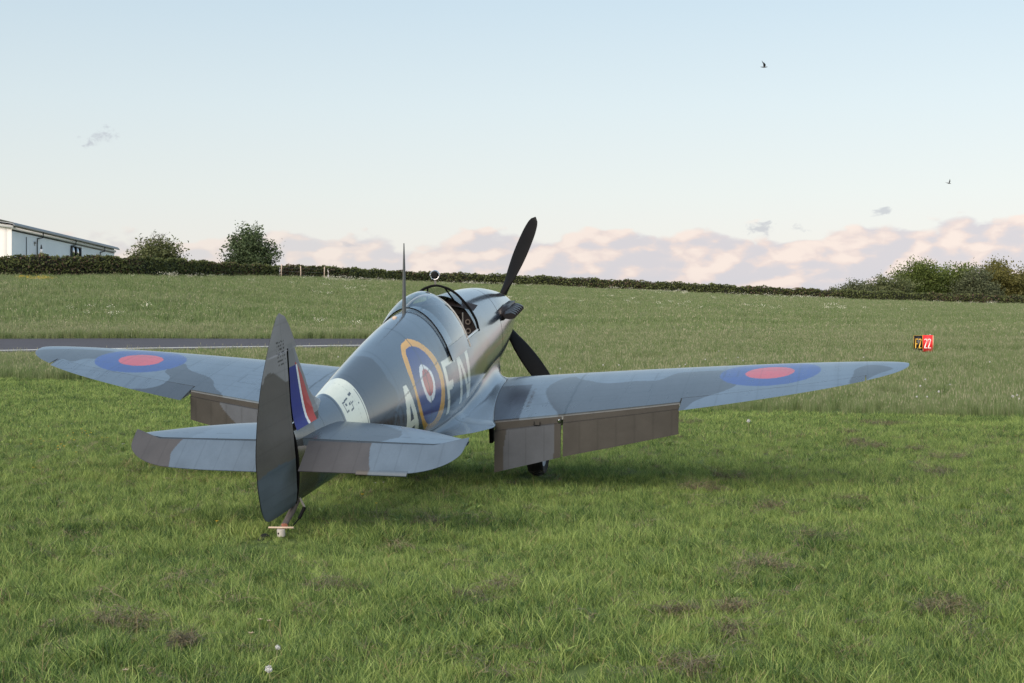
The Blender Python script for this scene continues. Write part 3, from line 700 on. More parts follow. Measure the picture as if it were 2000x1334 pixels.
def wing(sg):
    segs = [(.56, 3.035, 'f'), (3.035, 5.12, 'a'), (5.12, 5.615, 't')]
    Vs, Fs, Cs, off = [], [], [], 0
    for (y0, y1, kd) in segs:
        ny = {'f': 200, 'a': 170, 't': 60}[kd]
        y = np.linspace(y0, y1, ny) if kd != 't' else y0+(y1-y0)*np.sin(np.linspace(0, np.pi/2, ny))
        xe = hinge_x(y)-.004 if kd == 'f' else ((.80-.0*y) if kd == 'a' else np.ones(ny))
        nu = 130; q = np.linspace(0, 1, nu)**1.6
        Yg = np.repeat(y[:, None], nu, 1); Xg = xe[:, None]*q[None, :]
        U = wing_pt(sg*Yg, Xg, 1); nl = 36; ql = np.linspace(0, 1, nl)**1.6
        L = wing_pt(sg*np.repeat(y[:, None], nl, 1), xe[:, None]*ql[None, :], -1)
        P = np.concatenate([U[:, ::-1], L[:, 1:], U[:, -1:]], 1)
        cu = wing_paint(U[..., 0], np.abs(U[..., 1]), True, sg); cl = wing_paint(L[..., 0], np.abs(L[..., 1]), False, sg)
        C = np.concatenate([cu[:, ::-1], cl[:, 1:], cu[:, -1:]], 1)
        nv = P.shape[1]; Fq = grid_faces(ny, nv)+off
        Vs.append(P.reshape(-1, 3)); Fs += Fq.tolist(); Cs.append(C.reshape(-1, 3)); off2 = off+ny*nv
        for i in (0, ny-1): Fs.append([off+i*nv+j for j in range(nv-1)])
        off = off2
    V = np.concatenate(Vs); C = np.ones((len(V), 4)); C[:, :3] = np.concatenate(Cs)
    o = body('wing', V, Fs, PAINT_FLAT, attrs={'paint': ('FLOAT_COLOR', C)})
    auto_smooth(o, 40)
    # aileron
    y = np.linspace(3.05, 5.105, 150); droop = math.radians(5.5 if sg < 0 else .5); nu = 44; q = np.linspace(0, 1, nu)
    hp = wing_pt(sg*y, np.full_like(y, .805), 1)
    P = []
    for up in (1, -1):
        A = wing_pt(sg*np.repeat(y[:, None], nu, 1), .805+.195*q[None, :]*np.ones((len(y), 1)), up)
        d = A-hp[:, None]; A2 = A.copy()
        A2[..., 0] = hp[:, None, 0]+d[..., 0]*math.cos(droop)+d[..., 2]*math.sin(droop); A2[..., 2] = hp[:, None, 2]-d[..., 0]*math.sin(droop)+d[..., 2]*math.cos(droop)
        P.append(A2)
    cu = wing_paint(P[0][..., 0], np.abs(P[0][..., 1]), True, sg); cl = wing_paint(P[1][..., 0], np.abs(P[1][..., 1]), False, sg)
    PP = np.concatenate([P[0][:, ::-1], P[1], P[0][:, -1:]], 1); CC = np.concatenate([cu[:, ::-1], cl, cu[:, -1:]], 1)
    nv = PP.shape[1]; Fq = grid_faces(len(y), nv).tolist(); 
    for i in (0, len(y)-1): Fq.append([i*nv+j for j in range(nv-1)])
    C4 = np.ones((PP.shape[0]*nv, 4)); C4[:, :3] = CC.reshape(-1, 3)
    a = body('aileron', PP, Fq, PAINT_FLAT, attrs={'paint': ('FLOAT_COLOR', C4)}); auto_smooth(a, 40)
    # flaps hang from the hinge, two per side
    for (ya, yb, ca, cb, kind) in ((.89, 1.672, .585, .475, 'in'), (1.70, 3.025, .47, .345, 'out')):
        ny = 70; y = np.linspace(ya, yb, ny); ch = np.linspace(ca, cb, ny)
        hg = wing_pt(sg*y, hinge_x(y), -1); hu = wing_pt(sg*y, hinge_x(y), 1)
        hg = np.stack([hg[:, 0]+.012, hg[:, 1], hu[:, 2]-.022], -1)
        da = math.radians(80); nu = 50; q = np.linspace(0, 1, nu)
        tk = .05*(1-.85*q)
        dirv = np.array([math.cos(da), 0, -math.sin(da)]); nrm = np.array([math.sin(da), 0, math.cos(da)])
        # aft face has a step: the curved nose, then the flat skin
        nose = np.where(q < .16, -.020*(1-q/.16)**0, 0.0)
        A = hg[:, None]+dirv*(ch[:, None]*q[None, :])[..., None]+nrm*(tk/2+nose)[None, :, None]
        B = hg[:, None]+dirv*(ch[:, None]*q[None, :])[..., None]-nrm*(tk/2)[None, :, None]
        PP = np.concatenate([A, B[:, ::-1], A[:, :1]], 1)
        Yg = np.abs(PP[..., 1]); Q = np.concatenate([np.repeat(q[None], ny, 0), np.repeat(q[None, ::-1], ny, 0), np.zeros((ny, 1))], 1)
        c = np.tile(DARK*.62*np.array((1, .97, .96)), Yg.shape+(1,)); lightc = np.array((.066, .073, .088))
        if kind == 'in': c[(Yg > 1.0+.12*np.clip(.55-Q, 0, 1)**1.2*(Q > .16)-.0) & (Yg < 1.60-.02*np.abs(Q-.5)) & (Q > .16)] = lightc
        elif sg < 0: c[(Yg < 2.62-.55*np.clip(Q-.16, 0, 1)**1.5) & (Yg > 1.8) & (Q > .16)] = lightc*1.12
        if sg < 0 and kind == 'in': c[Q > .16] = lightc*1.12
        c *= (np.where((Yg % .21 < .012) & (Q > .2), .80, 1.0)*np.where(np.abs(Q-.17) < .012, .5, 1.0)*(.86+.28*rnd(46, Q*.6+1, Yg*3, 2.4)))[..., None]
        nv = PP.shape[1]; Fq = grid_faces(ny, nv).tolist()
        for i in (0, ny-1): Fq.append([i*nv+j for j in range(nv-1)])
        C4 = np.ones((ny*nv, 4)); C4[:, :3] = c.reshape(-1, 3)
        fl = body('flap', PP, Fq, FABRIC, attrs={'paint': ('FLOAT_COLOR', C4)}); auto_smooth(fl, 30)
        if kind == 'in':
            b = BB()
            for yy in (1.36, 1.43): b.tube([hg[0]*0+np.array([hg[45, 0]+.02, sg*yy, hg[45, 2]-.03]), np.array([hg[45, 0]+.04, sg*yy, hg[45, 2]-.07])], .004, 6)
            b.tube([(hg[45, 0]+.04, sg*1.36, hg[45, 2]-.07), (hg[45, 0]+.04, sg*1.43, hg[45, 2]-.07)], .005, 6); b.build('flap_link', M_BLACK, fl)
            b = BB(); b.lathe([(.0, .02), (.018, .016), (.022, .0)], 12, (hg[-1, 0]+.03, sg*1.655, hg[-1, 2]-.045), (1, 0, 0), (0, 0, 1)); b.build('flap_lamp', M_CHROME, fl)
for sg in (1, -1): wing(sg)
def fillet(sg):
    """wing root fairing: from the fuselage side down and out on to the wing"""
    s = np.linspace(2.02, 5.06, 120); V = []; n = 40
    for si in s:
        f = (si-2.02)/3.04
        yo = pchip( [2.02, 2.3, 3.2, 4.20, 4.45, 4.7, 4.95, 5.06], [.50, .62, .70, .885, .96, .80, .54, .43], si)
        xw_le, xw_te = wing_le_te(np.array(.7)); x = np.clip((si-xw_le)/(xw_te-xw_le), .01, .865)
        w = wing_pt(np.array(sg*yo), np.array(x), 1); 
        za = w[2] if si < 4.22 else np.interp(si, [4.22, 4.45, 4.7, 5.06], [w[2], -.545, -.555, -.55])
        tht = pchip( [2.02, 2.6, 3.1, 3.4, 3.9, 4.3, 4.6, 5.06], [1.90, 1.84, 1.86, 1.93, 2.08, 2.14, 2.24, 2.42], si)
        A = fus(np.array(si), np.array(sg*tht)); A = A*np.array([1, .99, 1])
        D = np.array([si, sg*yo, za+.004])
        # tangent handles: down the fuselage side, and inwards along the wing
        B = A+np.array([0, sg*.01, -(A[2]-D[2])*.72]); Cc = D+np.array([0, -sg*(yo-abs(A[1]))*.75, .01])
        t = np.linspace(0, 1, n)[:, None]
        row = (1-t)**3*A+3*(1-t)**2*t*B+3*(1-t)*t*t*Cc+t**3*D
        if si > 4.22:
            # aft of the wing the fairing turns under and closes on the belly
            E = fus(np.array(si), np.array(sg*2.62)); t2 = np.linspace(0, 1, 12)[1:, None]
            mid = np.array([si, sg*(yo-.10), D[2]-.03])
            row = np.concatenate([row, (1-t2)**2*D+2*(1-t2)*t2*mid+t2**2*E])
        else: row = np.concatenate([row, np.repeat(row[-1:], 11, 0)])
        V.append(row)
    P = np.array(V); S = P[..., 0]
    c = np.tile(GREY, S.shape+(1,)); dim = np.where(np.abs(S-4.42) < .010, .45, 1.0)*np.where(np.abs(S-2.33) < .008, .4, 1.0)
    dim[:, 0:2] = .55
    sheet('wing_root_fairing', P, c*dim[..., None], PAINT)
for sg in (1, -1): fillet(sg)
# ---- underside: legs, wheels, radiator, cooler
def gear(sg):
    b = BB(); b.tube([(2.55, sg*.78, -.62), (2.28, sg*.84, -1.18), (2.15, sg*.86, -1.44)], [.06, .052, .045], 14); leg = b.build('landing_gear_leg', M_STEEL)
    b = BB(); P = [(2.50, sg*.70, -.66), (2.22, sg*.735, -1.20), (2.06, sg*.75, -1.48)]
    for p, w in zip(P, (.20, .17, .14)): pass
    V = []
    for p, w in zip(P, (.22, .19, .15)):
        for dx in (-w, w):
            for dy in (0, .014): V.append((p[0]+dx, p[1]-sg*dy, p[2]))
    Fc = []
    for i in range(2):
        o = i*4; Fc += [(o, o+2, o+6, o+4), (o+1, o+5, o+7, o+3), (o, o+4, o+5, o+1), (o+2, o+3, o+7, o+6)]
    Fc += [(0, 1, 3, 2), (8, 10, 11, 9)]
    b.add(V, Fc); d = b.build('gear_door', FABRIC, leg, smooth=False); flat_attr(d, UNDER)
    ctr = np.array((2.12, sg*.955, -1.50)); ax = (0, sg, -.05)
    w = BB(); t = np.linspace(-1, 1, 13); w.lathe([(.155, -.085)]+[(.225+.07*math.cos(x*1.35), .105*x) for x in t]+[(.155, .085)], 44, ctr, ax, (0, 0, 1))
    wh = w.build('wheel', M_RUBBER)
    h = BB(); h.lathe([(.0, .05), (.06, .055), (.10, .03), (.152, .07), (.158, .085), (.162, .082)], 30, ctr, ax, (0, 0, 1)); h.lathe([(.0, -.05), (.10, -.04), (.152, -.07), (.16, -.084)], 30, ctr, ax, (0, 0, 1)); h.build('wheel_hub', M_STEEL, wh)
    b = BB(); b.box(2.16, 2.20, *sorted((sg*.86, sg*.90)), -1.42, -1.36); b.build('brake_tag', simple_mat('orange_tag', (.6, .18, .05), .6) if sg > 0 else M_STEEL, leg, smooth=False)
for sg in (1, -1): gear(sg)
def ducts():
    for nm, ya, yb, s0, s1 in (('radiator', 1.15, 1.75, 2.9, 3.85), ('oil_cooler', -1.55, -1.2, 2.9, 3.6)):
        b = BB(); ys = np.linspace(ya, yb, 9); V = []
        n = 12
        for s in np.linspace(s0, s1, 8):
            f = (s-s0)/(s1-s0); dep = .22*math.sin(math.pi*min(1, .25+.7*f))
            for yy in ys:
                e = abs((yy-.5*(ya+yb))/(.5*(yb-ya))); zt = wing_pt(np.array(yy), np.array(.5), -1)[2]
                V.append((s, yy, zt-dep*(1-e**4)))
        b.add(V, grid_faces(8, 9).tolist()); o = b.build(nm, FABRIC); flat_attr(o, UNDER)
    b = BB(); b.box(3.60, 3.72, .70, .74, -.94, -.64); b.build('wheel_well_flap', M_GAP, smooth=False)
ducts()
def tail_wheel():
    b = BB(); b.tube([(8.20, 0, -.30), (8.357, 0, -.385), (8.50, -.005, -.445), (8.60, -.01, -.475)], [.036, .032, .028, .025], 10); st = b.build('tail_wheel_strut', M_RUSTY)
    b = BB(); b.lathe([(.0, -.03), (.022, -.028), (.024, .028), (.0, .03)], 12, (8.585, .01, -.452), (1, 1, .3), (0, 0, 1)); b.build('strut_bolt', simple_mat('rusty_bolt', (.28, .10, .06), .7), st)
    b = BB(); b.tube([(8.62, -.125, -.462), (8.62, .115, -.452)], .0085, 10); b.build('steering_lock_pin', M_WOOD)
    b = BB(); b.lathe([(.0, .0), (.036, .0), (.038, -.01), (.037, -.062), (.03, -.07), (.014, -.072), (.013, -.125), (.0, -.127)], 18, (8.62, -.008, -.472), (0, 0, 1), (1, 0, 0)); ax_ = b.build('tail_axle', M_IVORY)
    b = BB(); b.lathe([(.0, .004), (.009, .003), (.010, .0)], 10, (8.655, -.018, -.502), (1, .3, 0), (0, 0, 1)); b.build('axle_hole', M_BLACK, ax_)
    b = BB(); t = np.linspace(-1, 1, 9); b.lathe([(.05, -.02)]+[(.075+.028*math.cos(x*1.5), .034*x) for x in t]+[(.05, .02)], 28, (8.70, -.135, -.600), (.25, 1, .2), (0, 0, 1)); b.build('tail_tyre', M_RUBBER)
    b = BB(); b.tube([(8.25, .04, -.29), (8.26, .085, -.375)], .011, 8); b.build('damper_tube', M_STEEL)
    b = BB(); b.tube([(8.26, .085, -.375), (8.33, .055, -.46)], [.018, .015], 8); b.tube([(8.33, .055, -.46), (8.42, .03, -.50)], .006, 6); b.build('damper_spring', M_BLACK)
tail_wheel()
# ------------------------------------------------------------------ terrain (a gentle field rising to a hedge)
AZ_K = np.array([-1400, 0, 240, 500, 640, 900, 1200, 1600, 2000, 3400])       # bearing knots, in 1/2900 rad tangent units about the +Y axis
HY_K = np.array([118, 145, 155, 185, 200, 230, 236, 238, 240, 240.])          # distance of the hedge foot
HB_K = np.array([543, 541, 541, 543, 547, 556.5, 568, 586, 598, 628.])
HE_K = CAM_H+(667-HB_K)*HY_K/2900                                            # its elevation
ED_K = np.array([54, 52, 50, 47.5, 46, 42.5, 38, 35.5, 33.6, 30.])            # edge of the mown strip
def bearing(X, Y): return 1000+2900*X/np.maximum(Y, .5)
def elev(X, Y):
    X = np.asarray(X, float); Y = np.asarray(Y, float)
    u = np.clip(bearing(X, Y), -1400, 3400); u = np.where(Y < 4, 1000, u)
    hy = pchip(AZ_K, HY_K, u); he = pchip(AZ_K, HE_K, u)
    a = np.interp(Y, [0, 30, 36, 44, 52, 64, 75], [0, 0, .03, .20, .43, .85, 1.25])
    t = np.clip((Y-75)/(hy-75), 0, 1); m0 = .042*(hy-75)
    # cubic from the taxiway to the hedge, starting with the lower field's slope
    d = he-1.25
    b = 1.25+m0*t+(3*d-2*m0-d*.9)*t**2+(-2*d+m0+d*.9)*t**3
    r = np.where(Y <= 75, a, b)
    beyond = np.clip(Y-hy, 0, None); r = r+np.where(beyond > 0, .6*np.clip(beyond/25, 0, 1)-np.clip((beyond-80)/500, 0, 6)*18, 0)
    return r
def ground_mat(name, cols, scale, rough=.95):
    m = bpy.data.materials.new(name); m.use_nodes = True; k = NT(m.node_tree)
    co = k.n('ShaderNodeNewGeometry').outputs['Position']
    a = k.noise(co, scale, 8, .62); b = k.noise(co, scale*.05, 3, .5)
    c = k.ramp(k.m('ADD', k.m('MULTIPLY', a, .7), k.m('MULTIPLY', b, .3)), cols)
    bs = k.n('ShaderNodeBsdfPrincipled', {'Base Color': c, 'Roughness': rough, 'Specular IOR Level': .1})
    o = k.n('ShaderNodeOutputMaterial'); k.t.links.new(bs.outputs[0], o.inputs[0])
    return m
M_SOIL = ground_mat('soil_and_thatch', [(.35, (.050, .072, .022)), (.5, (.085, .118, .036)), (.66, (.13, .155, .055))], 3.0)
def ground():
    us = np.linspace(-1400, 3400, 161); ys = np.concatenate([np.linspace(4, 80, 90), np.linspace(80, 330, 90)[1:], np.geomspace(330, 4200, 24)[1:]])
    U, Y = np.meshgrid(us, ys, indexing='ij'); X = (U-1000)/2900*Y
    V = np.stack([X, Y, elev(X, Y)], -1)
    back = []
    o = mesh_obj('ground', V, grid_faces(*U.shape), M_SOIL); tag(o, kind='structure')
    # the same field behind and beside the camera
    xs = np.concatenate([-np.geomspace(2.9, 3000, 20)[::-1], np.linspace(-2.8, 2.8, 6), np.geomspace(2.9, 3000, 20)]); yy = np.concatenate([-np.geomspace(1, 3000, 20)[::-1], [0, 3.97]])
    Xb, Yb = np.meshgrid(xs, yy, indexing='ij')
    o = mesh_obj('field', np.stack([Xb, Yb, 0*Xb-.004], -1), grid_faces(*Xb.shape), M_SOIL); tag(o, kind='structure')
ground()
M_TARMAC = simple_mat('tarmac', (.062, .058, .066), .85, var=.25, scale=.6, spec=.3)
M_LINE = simple_mat('worn_white_line', (.50, .49, .47), .8, var=.3, scale=.5)
def strip(name, us, ya, yb, mat, lift, nv=6):
    us = np.asarray(us, float); V = []
    for u, a, b in zip(us, ya, yb):
        for t in np.linspace(0, 1, nv):
            y = a+(b-a)*t; x = (u-1000)/2900*y; V.append((x, y, float(elev(x, y))+lift))
    o = mesh_obj(name, V, grid_faces(len(us), nv), mat); tag(o, kind='structure'); return o
tu = np.linspace(-1400, 1060, 90)
tw_near = np.interp(tu, [-1400, 0, 700, 980, 1060], [69, 74.0, 79.5, 85, 87.4]); tw_far = np.interp(tu, [-1400, 0, 700, 980, 1060], [83, 86, 89, 88.3, 87.8])
strip('taxiway', tu, tw_near, tw_far, M_TARMAC, .03)
strip('taxiway_edge_line', tu, tw_near+1.6, tw_near+2.25, M_LINE, .036, 2)
# ------------------------------------------------------------------ foliage
def leaf_mat(name, lo, hi, trans=.25):
    m = bpy.data.materials.new(name); m.use_nodes = True; k = NT(m.node_tree)
    t = k.n('ShaderNodeAttribute', attribute_name='tint').outputs['Fac']
    c = k.mix(t, lo, hi)
    d = k.n('ShaderNodeBsdfPrincipled', {'Base Color': c, 'Roughness': .6, 'Specular IOR Level': .25}).outputs[0]
    tr = k.n('ShaderNodeBsdfTranslucent', {'Color': c}).outputs[0]
    mx = k.n('ShaderNodeMixShader', {0: trans, 1: d, 2: tr}).outputs[0]
    o = k.n('ShaderNodeOutputMaterial'); k.t.links.new(mx, o.inputs[0])
    return m
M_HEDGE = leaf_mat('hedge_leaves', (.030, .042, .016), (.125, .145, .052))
M_HEDGER = leaf_mat('hawthorn_leaves', (.040, .030, .020), (.14, .098, .066))
M_TREE_D = leaf_mat('dark_tree_leaves', (.022, .036, .019), (.085, .118, .052))
M_TREE_B = leaf_mat('bush_leaves', (.036, .048, .020), (.125, .14, .058))
M_TREE_G = leaf_mat('spring_leaves', (.035, .055, .014), (.13, .165, .040), .35)
M_TREE_Y = leaf_mat('olive_leaves', (.045, .050, .016), (.17, .155, .045), .35)
M_TREE_H = leaf_mat('grey_hawthorn_leaves', (.034, .042, .020), (.125, .14, .072))
M_BARK = simple_mat('bark', (.055, .042, .032), .9, var=.4, scale=3)
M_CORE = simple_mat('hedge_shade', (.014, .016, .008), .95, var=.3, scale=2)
M_POST = simple_mat('weathered_post', (.46, .36, .29), .85, var=.25, scale=6)
M_BLOSSOM = simple_mat('umbel_white', (.58, .57, .47), .9, var=.2)
def leaves(C, size, rng, nrm=None, elong=1.5):
    """leaf sprays: bent quads at points C"""
    n = len(C); a = rng.normal(size=(n, 3)); a /= np.linalg.norm(a, axis=1)[:, None]
    b = rng.normal(size=(n, 3)); b -= a*(a*b).sum(1)[:, None]; b /= np.linalg.norm(b, axis=1)[:, None]
    s = size*(.6+.8*rng.random(n))[:, None]; nn = np.cross(a, b)*.25
    V = np.stack([C-a*s*elong*.5, C+b*s*.42+nn*s*.3, C+a*s*elong*.5-nn*s, C-b*s*.42+nn*s*.3], 1)
    Fq = np.arange(n*4).reshape(n, 4)
    return V.reshape(-1, 3), Fq
def leaf_obj(name, C, size, mat, rng, parent, tint=None, elong=1.5):
    V, Fq = leaves(C, size, rng, elong=elong)
    t = np.repeat(np.clip(rng.random(len(C))*.6+(tint if tint is not None else .2), 0, 1), 4)
    o = mesh_obj(name, V, Fq, mat, parent, smooth=False, attrs={'tint': ('FLOAT', t)})
    return o
def hedge(u0, u1, h0, seed, label, dist=0.0, mats=(M_HEDGE, M_HEDGER), step=.22, redf=None, thick=1.5):
    rng = np.random.default_rng(seed)
    uu = np.linspace(u0, u1, 400); yy = pchip(AZ_K, HY_K, uu)+dist; xx = (uu-1000)/2900*yy; zz = elev(xx, yy-dist)
    L = np.concatenate([[0], np.cumsum(np.hypot(np.diff(xx), np.diff(yy)))]); tot = L[-1]
    mid = 200; org = np.array([xx[mid], yy[mid], zz[mid]])
    root = empty('hedge', org); tag(root, label, 'hedge', kind='thing')
    hh = lambda l: np.interp(l, np.linspace(0, tot, len(h0)), h0)
    bumps = lambda l: .10*np.sin(l*.9+seed)+.07*np.sin(l*2.3+2*seed)+.06*np.sin(l*5.1)
    # solid core blocking the sky, inner shade given by its dark colour
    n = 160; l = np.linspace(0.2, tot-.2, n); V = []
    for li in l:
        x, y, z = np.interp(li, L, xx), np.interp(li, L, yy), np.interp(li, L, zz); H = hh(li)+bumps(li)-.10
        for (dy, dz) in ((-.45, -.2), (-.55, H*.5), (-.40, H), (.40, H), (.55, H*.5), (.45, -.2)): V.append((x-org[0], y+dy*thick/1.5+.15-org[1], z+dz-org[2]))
    o = mesh_obj('dark_core', V, grid_faces(n, 6).tolist()+[tuple(range(6)), tuple(range((n-1)*6, n*6))], M_CORE, root)
    N = int(tot*hh(tot/2)/step**2*2.2); l = rng.random(N)*tot; v = rng.random(N)**.9
    H = hh(l)+bumps(l); x = np.interp(l, L, xx); y = np.interp(l, L, yy); z = np.interp(l, L, zz)
    side = rng.random(N); dy = np.where(side < .75, -thick/2-.0+rng.normal(size=N)*.10, (rng.random(N)-.5)*thick)
    zt = np.where(side < .75, v*H, H+np.abs(rng.normal(size=N))*.06-.05)
    C = np.stack([x-org[0]+rng.normal(size=N)*.08, y+dy*(1-.12*v)-org[1], z+zt-org[2]], -1)
    red = rng.random(N) < (.28*np.clip(.5+.8*np.sin(l*.21+seed)+.4*np.sin(l*.63), 0, 1) if redf is None else redf(l/tot))
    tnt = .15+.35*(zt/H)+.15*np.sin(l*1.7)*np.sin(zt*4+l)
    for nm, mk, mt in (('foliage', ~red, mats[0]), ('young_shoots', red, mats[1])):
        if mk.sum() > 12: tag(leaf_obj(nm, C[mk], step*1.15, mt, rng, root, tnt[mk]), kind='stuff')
    return root
hedge(-340, 546, [2.15, 2.1, 2.05, 2.05, 1.95, 1.75, 1.65, 1.6], 3, 'tall clipped hedge in front of the white shed, ending at the fence gap', step=.155)
hedge(548, 640, [1.75, 1.75, 1.85, 1.7], 5, 'short thin reddish hedge piece behind the three wooden posts', dist=1.2, redf=lambda f: .62-.5*f, step=.15)
hedge(641, 2360, [1.72, 1.70, 1.75, 1.75, 1.70, 1.68, 1.66, 1.64, 1.62, 1.60], 8, 'long low clipped hedge running from the fence gap to the right edge', step=.185)
def fence():
    us = (549.5, 587.5, 633.5); root = None
    for i, u in enumerate(us):
        y = float(pchip(AZ_K, HY_K, np.array(float(u))))-1.0; x = (u-1000)/2900*y; z = float(elev(np.array(x), np.array(y)))
        if root is None:
            root = empty('post_fence', (x, y, z)); tag(root, 'three weathered wooden fence posts with sagging wire closing the hedge gap', 'fence'); o0 = np.array((x, y, z)); tops = []
        p = np.array((x, y, z))-o0; b = MB(); b.tube([p+(0, 0, -.2), p+(0, 0, 1.0), p+((.04, -.03, .02)[i], 0, (1.88, 1.72, 1.76)[i])], [.075, .07, .065], 8); b.build('post', M_POST, root)
        tops.append(p)
    for h in (.55, 1.0, 1.45):
        b = MB(); b.tube([tops[0]+(0, -.08, h), (tops[0]+tops[1])/2+(0, -.08, h-.06), tops[1]+(0, -.08, h), (tops[1]+tops[2])/2+(0, -.08, h-.05), tops[2]+(0, -.08, h)], .006, 5); b.build('wire', M_STEEL, root)
fence()
def tree(u, dist, width, top_px, label, mat, seed, nleaf=3200, size=.34, lobes=None, trunk_r=.16, cat='tree', twigs=0, fill=.35, group=None, name='tree', wz=.62):
    rng = np.random.default_rng(seed)
    y = dist; x = (u-1000)/2900*y; z = float(elev(np.array(x), np.array(y)))
    H = CAM_H+(667-top_px)*y/2900-z
    root = empty(name, (x, y, z-.1)); tag(root, label, cat, group)
    b = MB(); tk = []
    b.tube([(0, 0, -.2), (.05, 0, H*.2), (.0, .05, H*.45), (.1, 0, H*.8)], [trunk_r*1.25, trunk_r, trunk_r*.7, trunk_r*.15], 9)
    P = []; T = []
    nb = lobes or 26
    for i in range(nb):
        a = rng.random()*2*np.pi; h0 = H*(.06+.34*rng.random()); up = rng.random()
        el = math.radians(-4+80*up); ln = (.36+.18*rng.random())
        end = np.array([math.cos(a)*math.cos(el)*width*ln, math.sin(a)*math.cos(el)*width*ln, h0+(H-h0)*(.25+.72*up**.8)*min(1, .55+ln)])
        rr = np.hypot(end[0], end[1])/(width/2); end[2] = min(end[2], H*(1.0-.42*rr**2.2)-.1)
        st = np.array([0, 0, h0]); md = (st+end)/2+np.array([0, 0, .18*H*.3])+rng.normal(size=3)*.1
        b.tube([st, md, end], [trunk_r*.42, trunk_r*.24, trunk_r*.05], 6, cap=False)
        # sprays along the outer part of each limb
        m = int(nleaf/nb); t = .25+.80*rng.random(m)**.75
        c = (1-t)[:, None]**2*st+2*(t*(1-t))[:, None]*md+(t**2)[:, None]*end
        sub = rng.normal(size=(m, 3))*np.array([1, 1, .75])*(width*.072)*(1.15-.5*t)[:, None]
        k = rng.integers(0, 7, m); offs = rng.normal(size=(7, 3))*width*.075; sub += offs[k]*np.clip(t-.2, 0, 1)[:, None]
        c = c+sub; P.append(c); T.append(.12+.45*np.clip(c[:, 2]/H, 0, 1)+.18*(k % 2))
    for i in range(twigs):
        a = rng.random()*2*np.pi; r = rng.random()*width*.22; p = np.array([math.cos(a)*r, math.sin(a)*r, H*.75]); e = p+np.array([rng.normal()*.5, rng.normal()*.3, H*(.30+.16*rng.random())])
        b.tube([p, (p+e)/2+rng.normal(size=3)*.08, e], [.022, .016, .008], 5, cap=False)
        for q in range(3):
            f = .4+.5*rng.random(); s_ = p+(e-p)*f; b.tube([s_, s_+np.array([rng.normal()*.35, rng.normal()*.2, .35])], [.010, .005], 4, cap=False)
    b.build('trunk', M_BARK, root, smooth=True)
    m = int(nleaf*fill); a = rng.random(m)*6.283; r = np.sqrt(rng.random(m))*width*.46; zf = H*(.05+.50*rng.random(m)**.8)*(1-.5*(r/(width*.5))**3)
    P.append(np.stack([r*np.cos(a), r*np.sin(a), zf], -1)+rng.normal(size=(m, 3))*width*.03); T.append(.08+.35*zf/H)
    P = np.concatenate(P); T = np.concatenate(T); kz = P[:, 2] > .25
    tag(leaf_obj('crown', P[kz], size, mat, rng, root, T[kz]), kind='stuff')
    return root
tree(312, 170, 6.7, 467, 'round bush with bare twigs on top, behind the hedge right of the shed', M_TREE_B, 12, 5600, .20, 34, twigs=12, cat='bush', name='bush')
tree(490, 198, 7.0, 443, 'dark spreading tree standing alone behind the hedge left of the fence posts', M_TREE_D, 14, 7800, .22, 44)
TR = [(1626, 245, 2.2, 558, 'wispy little shrub poking over the hedge at the left end of the copse', M_TREE_H, 420, .22, 'shrub'),
 (1676, 250, 7.4, 551, 'low straggly grey-green bush at the left foot of the copse', M_TREE_H, 2000, .30, 'bush'),
 (1735, 254, 9.6, 543, 'broad dull green bush between the straggly bush and the tall copse tree', M_TREE_B, 3400, .34, 'bush'),
 (1797, 262, 9.4, 508, 'upright bright green tree that stands tallest at the left of the copse', M_TREE_G, 4400, .36, 'tree'),
 (1868, 266, 10.4, 512, 'leafy green tree second from the left tall one in the copse', M_TREE_G, 4400, .36, 'tree'),
 (1910, 256, 9.0, 527, 'greyish hawthorn with drooping sprays in the middle of the copse', M_TREE_H, 3200, .32, 'tree'),
 (1965, 262, 12.0, 514, 'wide olive-gold tree glowing warm near the right edge', M_TREE_Y, 6000, .38, 'tree'),
 (2055, 262, 11.5, 518, 'green tree cut by the right edge of the photo', M_TREE_G, 3800, .38, 'tree')]
for i, (u, d, w, tp, lb, mt, nl, sz, ct) in enumerate(TR): tree(u, d, w, tp, lb, mt, 40+i, int(nl*1.9), sz*.72, 40, fill=1.25, cat=ct, name=ct if ct != 'tree' else 'tree', group='trees and bushes of the copse behind the hedge')
